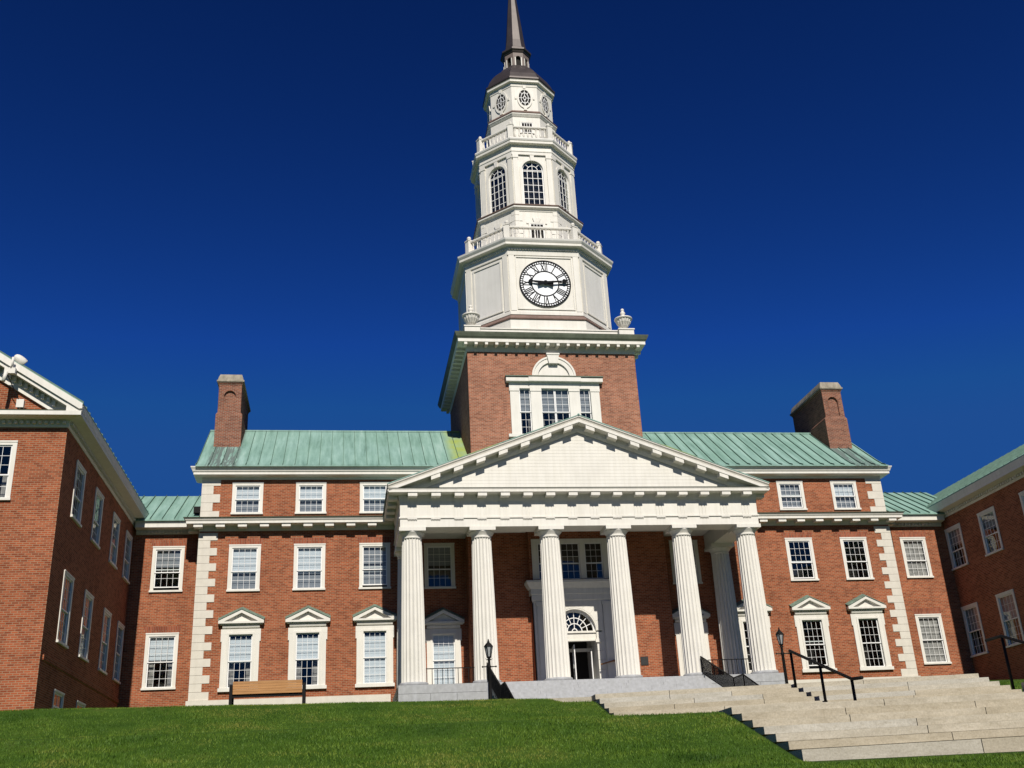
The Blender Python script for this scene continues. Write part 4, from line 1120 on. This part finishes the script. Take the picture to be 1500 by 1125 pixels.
        mb.build('raking_cornice', wg)
        mb = MB(); mb.sweep([(XO, GY), (X-.0, GY)], [(.0, 11.541), (.56, 11.522), (.57, 11.55), (0, 11.598)], GUTTER, side=1); mb.build('cornice_flashing', wg)
    z0 = 11.82; e = EX_; r = 26.2
    prof2 = [(s*(e-.02), z0), (s*r, z0+slope*(r-e)), (s*(2*r-e), z0)]
    seam_roof('copper_roof', wg, GY-(.56 if s < 0 else .62), 13., prof2, [GY-.5+.58*k for k in range(int((13-GY)/.58))], axis='y')
    return wg
wing(-1, -21.135, 26, .64, 'left brick wing ending toward us in a gable with white raking cornice')
wing(1, 21.75, 26, .56, 'right brick wing in shade with long green roof above its court side')

# flood lights fixed on the left gable
fl = thing('floodlight', 'white bell-shaped floodlight clamped on the raking cornice of the left gable', 'floodlight', (-23.0, -13.5, 13.2))
mb = MB()
ax = Vector((.62, .45, -.62)).normalized(); c0 = Vector((-23.06, -13.3, 13.62))
a1 = ax.cross(Vector((0, 0, 1))).normalized(); a2 = ax.cross(a1)
rings = []
for t, r in ((-.13, .02), (-.11, .08), (-.05, .13), (.05, .17), (.17, .195), (.30, .20), (.33, .18), (.31, .15)):
    rings.append([tuple(c0+ax*t+(a1*math.cos(2*math.pi*k/20)+a2*math.sin(2*math.pi*k/20))*r) for k in range(20)])
mb.loft(rings, WHITE, True, True, True); mb.build('lamp_housing', fl)
mb = MB(); mb.tube([(-23.1, -13.62, 13.5), (-23.12, -13.58, 13.2), (-23.22, -13.5, 12.95)], .05, WHITE); mb.box(-23.38, -23.0, -13.55, -13.38, 12.9, 13.12, WHITE)
mb.tube([(-23.3, -13.56, 12.95), (-23.34, -13.6, 12.55)], .07, WHITE); mb.tube([(-23.3, -13.4, 12.9), (-22.9, -13.2, 12.1), (-22.75, -13.1, 11.7)], .018, IRON, 6)
mb.build('clamp_bracket', fl)
fb = thing('floodlight', 'small boxy white floodlight standing on the ledge of the left gable', 'floodlight', (-22.75, -13.1, 11.61))
mb = MB(); mb.box(-22.90, -22.68, -13.16, -12.98, 11.72, 12.0, WHITE); mb.box(-22.92, -22.66, -13.19, -13.161, 11.70, 12.02, WHITE); mb.build('lamp_housing', fb)
for x in (-22.88, -22.74):
    mb = MB(); mb.box(x, x+.04, -13.12, -13.06, 11.6, 11.72, IRON); mb.build('leg', fb)

# ------------------------------------------------------------------ terrain
def smooth(a, b, x):
    t = np.clip((x-a)/(b-a), 0, 1); return t*t*(3-2*t)
def ground_h(x, y):
    x = np.asarray(x, float); y = np.asarray(y, float)
    # lower lawn
    low_ = -2.60+(y+35.2)*.125
    low_ = np.maximum(low_, -4.9)
    # C bank, C landing, B bank, plateau
    zc = -1.52
    bankC = np.interp(y, [-35.3, -34.85, -31.95, -31.5], [-2.62, -2.57, -1.62, zc])
    zb = -.27-.014*np.clip(x+4.4, -14, 0)+.0*x
    bankB = np.interp(y, [-27.5, -26.1, -22.75, -22.5], [0, .06, .93, 1.])
    plate = zb+(y+22.7)*np.where(x < 7.2, .094, .112)
    plate = np.where(y > -1, zb+21.7*np.where(x < 7.2, .094, .112), plate)
    h = np.where(y < -35.3, low_, np.where(y < -31.6, bankC, np.where(y < -27.5, zc, np.where(y < -22.6, zc+(zb-zc)*bankB, plate))))
    # plaza sunk between the flights
    wx = smooth(-5.6, -4.9, x)*(1-smooth(7.1, 7.8, x)); wy = smooth(-22.8, -22.4, y)
    h = h*(1-wx*wy)+(-.45)*wx*wy
    # left court falls toward the wing
    fall = smooth(-17.5, -20.8, x)*smooth(-21, -15, y)
    h = h-fall*np.clip((y+22)*.05, 0, 1.1)
    # under the stairs keep the soil below the treads
    ux = smooth(-4.36, -4.30, x)*(1-smooth(6.92, 7.0, x)); uy = smooth(-27.4, -27.2, y)*(1-smooth(-22.5, -22.4, y))
    h = h-ux*uy*.9
    vx = smooth(-4.04, -3.98, x)*(1-smooth(13.9, 14.0, x)); vy = smooth(-35.0, -34.8, y)*(1-smooth(-31.7, -31.5, y))
    h = h-vx*vy*.5
    return h
xs = np.unique(np.concatenate([np.linspace(-3000, -60, 12), np.linspace(-60, -27, 18), np.linspace(-27, 16, 200), np.linspace(16, 60, 24), np.linspace(60, 3000, 12), [-4.36, -4.30, -4.04, -3.98, 6.92, 7.0]]))
ys = np.unique(np.concatenate([np.linspace(-3000, -80, 12), np.linspace(-80, -42, 24), np.linspace(-42, -20, 130), np.linspace(-20, 2, 40), np.linspace(2, 60, 16), np.linspace(60, 3000, 12)]))
X, Y = np.meshgrid(xs, ys); Z = ground_h(X, Y)
V = np.stack([X, Y, Z], -1).reshape(-1, 3); nx, ny = len(xs), len(ys)
idx = np.arange(nx*ny).reshape(ny, nx)
Fq = np.stack([idx[:-1, :-1], idx[:-1, 1:], idx[1:, 1:], idx[1:, :-1]], -1).reshape(-1, 4)
me = bpy.data.meshes.new('lawn'); me.from_pydata(V.tolist(), [], Fq.tolist()); me.materials.append(TURF)
me.polygons.foreach_set('use_smooth', [True]*len(Fq)); me.update()
lawn = bpy.data.objects.new('lawn', me); COL.objects.link(lawn); struct(lawn)
# grass blades
def grass(n, seed=3):
    rng = np.random.default_rng(seed)
    # more blades where the lawn comes near the camera
    y = -40.5+19.3*rng.random(n)**1.25
    x = -28+ (44)*rng.random(n)
    d = np.hypot(x+11, y+51); keep = (np.abs(np.arctan2(x+11, y+51)-.17) < .56)
    onB = (x > -4.42) & (x < 7.1) & (y > -26.5); onC = (x > -4.1) & (y > -35.62)
    onC = onC & (y < -31.4) | ((x > -4.1) & (y >= -31.4) & (y < -26))
    keep &= ~onB & ~onC
    x, y = x[keep], y[keep]; z = ground_h(x, y); n = len(x)
    h = (.018+.034*rng.random(n))*(1+.25*np.sin(x*1.7+np.sin(y*1.3)*2)); w = .006+.005*rng.random(n)
    a = rng.random(n)*2*np.pi; lx = rng.normal(0, .4, n)*h; ly = rng.normal(0, .4, n)*h
    v = np.empty((n, 3, 3))
    v[:, 0] = np.stack([x-np.cos(a)*w, y-np.sin(a)*w, z-.01], -1); v[:, 1] = np.stack([x+np.cos(a)*w, y+np.sin(a)*w, z-.01], -1)
    v[:, 2] = np.stack([x+lx, y+ly, z+h], -1)
    me = bpy.data.meshes.new('grass')
    me.vertices.add(3*n); me.vertices.foreach_set('co', v.reshape(-1)); me.loops.add(3*n); me.loops.foreach_set('vertex_index', np.arange(3*n, dtype=np.int32))
    me.polygons.add(n); me.polygons.foreach_set('loop_start', np.arange(0, 3*n, 3, dtype=np.int32)); me.polygons.foreach_set('loop_total', np.full(n, 3, dtype=np.int32))
    me.update(calc_edges=True); me.materials.append(BLADE)
    o = bpy.data.objects.new('grass', me); COL.objects.link(o); struct(o, 'stuff', 'short mown green lawn grass covering the banks in front of the hall', 'grass')
grass(1100000)
# paved court between the flights
mb = MB(); x = -4.9
y = -22.2
while y < -12.4:
    x = -5.6
    while x < 7.2:
        w = random.uniform(1.4, 2.2); w = min(w, 7.3-x)
        mb.box(x+.004, x+w-.004, y+.004, y+1.196, -.36, -.175, GRANITE); x += w
    y += 1.2
pv = mb.build('pavement'); struct(pv)

# ------------------------------------------------------------------ outdoor stairs
def stair(name, label, sections, y0, z0, n, rise, run, side_drop=.6):
    st = thing(name, label, 'steps', ((sections[0][0]+sections[-1][1])/2, y0-n*run/2, z0-n*rise), 'granite steps climbing to the hall')
    for (xa, xb) in sections:
        mb = MB()
        for k in range(n):
            yt = y0-run*k; zt = z0-rise*k
            x = xa; 
            while x < xb-.01:
                w = random.uniform(1.7, 3.1)
                if xb-x-w < 1.: w = xb-x
                mb.box(x+.007, x+w-.007, yt, yt+run+.25, zt-rise-(.5 if k == n-1 else -.030), zt, GRANITE); x += w
        mb.build('step_flight', st)
    return st
stB = stair('granite_steps', 'upper flight of pale granite steps, split by a black handrail, rising to the paved court', [(-4.336, 1.24), (1.37, 6.93)], -22.65, -.16, 8, .163, .452)
stC = stair('granite_steps', 'lower wide flight of pale granite steps cutting into the lawn at bottom right', [(-4.02, 12.5)], -31.95, -1.471, 7, .155, .47)
# slight cross fall: the flights climb a little to the right, with the court
def cross_fall(st, x0, ang):
    px = Matrix.Translation((x0, 0, 0)); st.matrix_world = px @ Matrix.Rotation(-ang, 4, 'Y') @ px.inverted() @ Matrix.Translation(st.location)
cross_fall(stB, -4.336, R(1.0)); cross_fall(stC, -4.02, R(.7))
mb = MB(); x = -4.0
y = -31.45
while y < -26.4:
    x = -4.0
    while x < 12.4:
        w = min(random.uniform(1.5, 2.3), 12.5-x); mb.box(x+.004, x+w-.004, y+.004, y+1.0, -1.62, -1.476, GRANITE); x += w
    y += 1.005
ld = mb.build('landing'); struct(ld)
mb = MB(); mb.box(7.06, 7.6, -26.3, -24.3, -1.4, -.63, GRANITE); ck = mb.build('cheek_wall', stB)

# ------------------------------------------------------------------ railings, lamps, bench
def bar_mb(p, q, w=.025, mat=IRON, mb=None, n=4):
    mb = mb or MB(); mb.tube([p, q], w, mat, n); return mb
def step_rail(x, label):
    t = thing('stair_railing', label, 'railing', (x, -8.5, 1.0), 'black railings beside the portico steps')
    top = [(x, -5.0, 3.2), (x, -8.75, 1.78), (x, -9.85, 1.78), (x, -12.4, .72)]
    zb = lambda y: np.interp(-y, [5.0, 8.7, 9.8, 12.6], [2.36, .99, .97, -.1])
    mb = MB(); mb.tube(top, .028, IRON, 8); mb.build('top_rail', t)
    mb = MB(); mb.tube([(p[0], p[1], zb(p[1])+.10) for p in top], .018, IRON, 6); mb.build('bottom_rail', t)
    ztop = lambda y: np.interp(-y, [5.0, 8.75, 9.85, 12.4], [3.2, 1.78, 1.78, .72])
    for y in (-5.0, -8.75, -9.85, -12.4):
        mb = MB(); mb.box(x-.022, x+.022, y-.022, y+.022, zb(y)-.02, ztop(y), IRON); mb.build('post', t)
    y = -5.1; f = None
    while y > -12.35:
        mb = MB(); mb.box(x-.014, x+.014, y-.014, y+.014, zb(y)+.10, ztop(y)-.01, IRON); mb.build('baluster', t); y -= .115
step_rail(-4.82, 'black iron stair railing on the left of the portico steps, seen almost edge on')
step_rail(4.82, 'black iron stair railing on the right of the portico steps, balusters clearly spread')
for s, lab in ((-1, 'low black railing between the two leftmost portico columns'), (1, 'low black railing between the two rightmost portico columns')):
    t = thing('balcony_railing', lab, 'railing', (s*6.36, CY, FL), 'railings between portico columns')
    mb = MB(); mb.tube([(s*5.30, CY, 3.11), (s*7.42, CY, 3.11)], .022, IRON, 6); mb.build('top_rail', t)
    mb = MB(); mb.tube([(s*5.30, CY, 2.44), (s*7.42, CY, 2.44)], .016, IRON, 6); mb.build('bottom_rail', t)
    for k in range(10):
        x = s*(5.34+2.04*k/9); mb = MB(); mb.box(x-.013, x+.013, CY-.013, CY+.013, FL, 3.105, IRON); mb.build('baluster', t)
def hand_rail(x, y0, z0, slope, label, lead, posts, foot):
    t = thing('handrail', label, 'handrail', (x, y0-1.5, z0-1.6), 'black handrails on the granite steps')
    pts = [(x, y0+lead, z0)]+([(x, y0, z0)] if lead > .01 else [])+[(x, posts[-1], z0-slope*(y0-posts[-1])), (x, posts[-1]-.55, z0-slope*(y0-posts[-1])-.04)]
    mb = MB(); mb.tube(pts, .042, IRON, 8); mb.build('top_rail', t)
    for p, zf in zip(posts, foot):
        mb = MB(); mb.tube([(x, p, zf), (x, p, z0-slope*(y0-p))], .040, IRON, 8); mb.lathe([(.06, 0), (.06, .02), (.03, .03)], (x, p, zf), IRON, 10); mb.build('post', t)
hand_rail(1.305, -22.75, .81, .352, 'black handrail of three posts running down the middle of the granite steps', .0, [-22.80, -24.52, -26.17], [-.25, -.95, -1.5])
hand_rail(7.0, -24.0, .86, .352, 'black handrail at the far right end of the upper granite steps', .75, [-24.02, -25.7, -27.2], [-.75, -1.3, -1.5])
def lamp(x, y, zg, zt, label):
    t = thing('lamp_post', label, 'street lamp', (x, y, zg), 'black lantern lamp posts')
    H = zt
    mb = MB(); mb.lathe([(.11, zg), (.11, zg+.12), (.075, zg+.2), (.072, zg+.6), (.062, zg+.66), (.056, H-1.05), (.085, H-1.0), (.05, H-.95), (.045, H-.78), (.075, H-.74), (.04, H-.70)], (x, y, 0), IRON, 12)
    mb.build('post', t)
    mb = MB(); mb.tube([(x-.25, y, H-1.0), (x+.25, y, H-1.0)], .02, IRON, 6); mb.lathe([(.02, -.03), (.03, 0), (.02, .03)], (x-.25, y, H-1.0), IRON, 8); mb.lathe([(.02, -.03), (.03, 0), (.02, .03)], (x+.25, y, H-1.0), IRON, 8)
    for s in (-1, 1): mb.tube([(x, y, H-.72), (x+s*.10, y, H-.76), (x+s*.12, y, H-.70)], .012, IRON, 6)
    mb.build('ladder_bar', t)
    mb = MB(); b0, b1 = .075, .15; zb, zm = H-.66, H-.28
    for i in range(6):
        a0 = math.pi/3*i; P = lambda r, z, a: (x+r*math.cos(a), y+r*math.sin(a), z)
        mb.tube([P(b0, zb, a0), P(b1, zm, a0)], .015, IRON, 5)
    mb.lathe([(.04, zb-.05), (b0+.01, zb-.02), (b0+.01, zb+.015), (.03, zb+.02)], (x, y, 0), IRON, 6, False)
    mb.lathe([(b1-.02, zm-.005), (b1+.025, zm), (b1+.02, zm+.02), (.09, zm+.12), (.05, zm+.14), (.05, zm+.18), (.025, zm+.21), (.03, zm+.235), (.01, zm+.28), (.0, zm+.285)], (x, y, 0), IRON, 6, False)
    ln = mb.build('lantern', t)
    mb = MB(); mb.loft([[P2 for P2 in [(x+r*math.cos(math.pi/3*i), y+r*math.sin(math.pi/3*i), z) for i in range(6)]] for r, z in ((b0-.008, zb+.02), (b1-.012, zm-.006))], LAMPGLASS); mb.build('lantern_glass', ln)
lamp(-5.69, -12., .3, 3.09, 'black lantern lamp post standing before the second column from the left')
lamp(5.69, -12., -.15, 3.24, 'black lantern lamp post beside the rightmost column, against sunlit brick')
# bench
bx0, bx1, by = -14.42, -12.14, -17.0
bz = float(ground_h((bx0+bx1)/2, by))+.01
bench = thing('park_bench', 'timber slatted bench with black ends, its back turned to the lawn', 'bench', ((bx0+bx1)/2, by, bz))
mb = MB(); n = 5
Tb = lambda u, d, z: (u, by-.05+d-(z-.42)*.14, bz+z)
for k in range(n): mb.box(bx0+.10, bx1-.10, 0, .035, .415+.075*k, .415+.075*k+.069, WOOD, Tb)
mb.build('backrest', bench)
mb = MB()
for k in range(5): mb.box(bx0+.1, bx1-.1, by+.05+.09*k, by+.05+.09*k+.078, bz+.40, bz+.435, WOOD)
mb.build('seat', bench)
mb = MB(); mb.box(bx0+.08, bx1-.08, by-.0, by+.05, bz+.32, bz+.397, IRON); mb.build('seat_rail', bench)
for x in (bx0, bx1-.09):
    mb = MB(); mb.box(x, x+.09, by-.10, by-.03, bz, bz+.64, IRON); mb.box(x, x+.09, by+.46, by+.53, bz, bz+.64, IRON)
    mb.box(x, x+.09, by-.10, by+.53, bz+.641, bz+.69, IRON); mb.box(x+.01, x+.08, by-.03, by+.46, bz+.33, bz+.39, IRON); mb.box(x-.0, x+.09, by-.12, by-.101, bz, bz+.69, IRON); mb.build('end_frame', bench)

# ------------------------------------------------------------------ light, sky, camera
EL = R(41.5); AZ_ = R(.4)
sun = bpy.data.lights.new('sun', 'SUN'); sun.energy = 5.0; sun.angle = R(.53); sun.color = (1., .945, .85)
so = bpy.data.objects.new('sun', sun); COL.objects.link(so); so.rotation_euler = (math.pi/2-EL, 0, AZ_); so.location = (-10, -80, 60)
W = bpy.data.worlds.new('World'); S.world = W; W.use_nodes = True
nt = W.node_tree; bg = nt.nodes['Background']
sky = nt.nodes.new('ShaderNodeTexSky'); sky.sky_type = 'NISHITA'; sky.sun_disc = False
sky.sun_elevation = EL; sky.sun_rotation = math.pi+AZ_; sky.altitude = 200; sky.air_density = 1.; sky.dust_density = .2; sky.ozone_density = 4.
gm = nt.nodes.new('ShaderNodeGamma'); gm.inputs[1].default_value = 2.15
mxs = nt.nodes.new('ShaderNodeMix'); mxs.data_type = 'RGBA'; mxs.blend_type = 'MULTIPLY'; mxs.inputs[0].default_value = 1.
mxs.inputs[7].default_value = (.108, .222, .305, 1)
dk = nt.nodes.new('ShaderNodeMix'); dk.data_type = 'RGBA'; dk.blend_type = 'DARKEN'; dk.inputs[0].default_value = 1.
dk.inputs[7].default_value = (1.5, 2.42, 3.93, 1)
L(nt, sky.outputs[0], dk.inputs[6]); L(nt, dk.outputs[2], gm.inputs[0]); L(nt, gm.outputs[0], mxs.inputs[6]); L(nt, mxs.outputs[2], bg.inputs[0]); bg.inputs[1].default_value = .05
cam = bpy.data.cameras.new('camera'); co = bpy.data.objects.new('camera', cam); COL.objects.link(co); S.camera = co
cam.sensor_fit = 'HORIZONTAL'; cam.sensor_width = 36.; cam.lens = 36.*1537.249/1500; cam.clip_start = .1; cam.clip_end = 20000
p, yw, rl = R(22.647), R(9.870), R(-3.147)
fwd = Vector((math.sin(yw)*math.cos(p), math.cos(yw)*math.cos(p), math.sin(p))); rt = Vector((math.cos(yw), -math.sin(yw), 0)); upv = rt.cross(fwd)
r2 = rt*math.cos(rl)+upv*math.sin(rl); u2 = -rt*math.sin(rl)+upv*math.cos(rl)
M = Matrix((r2, u2, -fwd)).transposed().to_4x4(); M.translation = Vector((-11.079, -51.135, -3.218)); co.matrix_world = M
S.view_settings.view_transform = 'Standard'; S.view_settings.look = 'None'; S.view_settings.exposure = 0.; S.view_settings.gamma = 1.
S.cycles.max_bounces = 8; S.cycles.diffuse_bounces = 2; S.cycles.glossy_bounces = 4; S.cycles.transparent_max_bounces = 12
for o in S.objects:
    if '_base' in o: del o['_base']
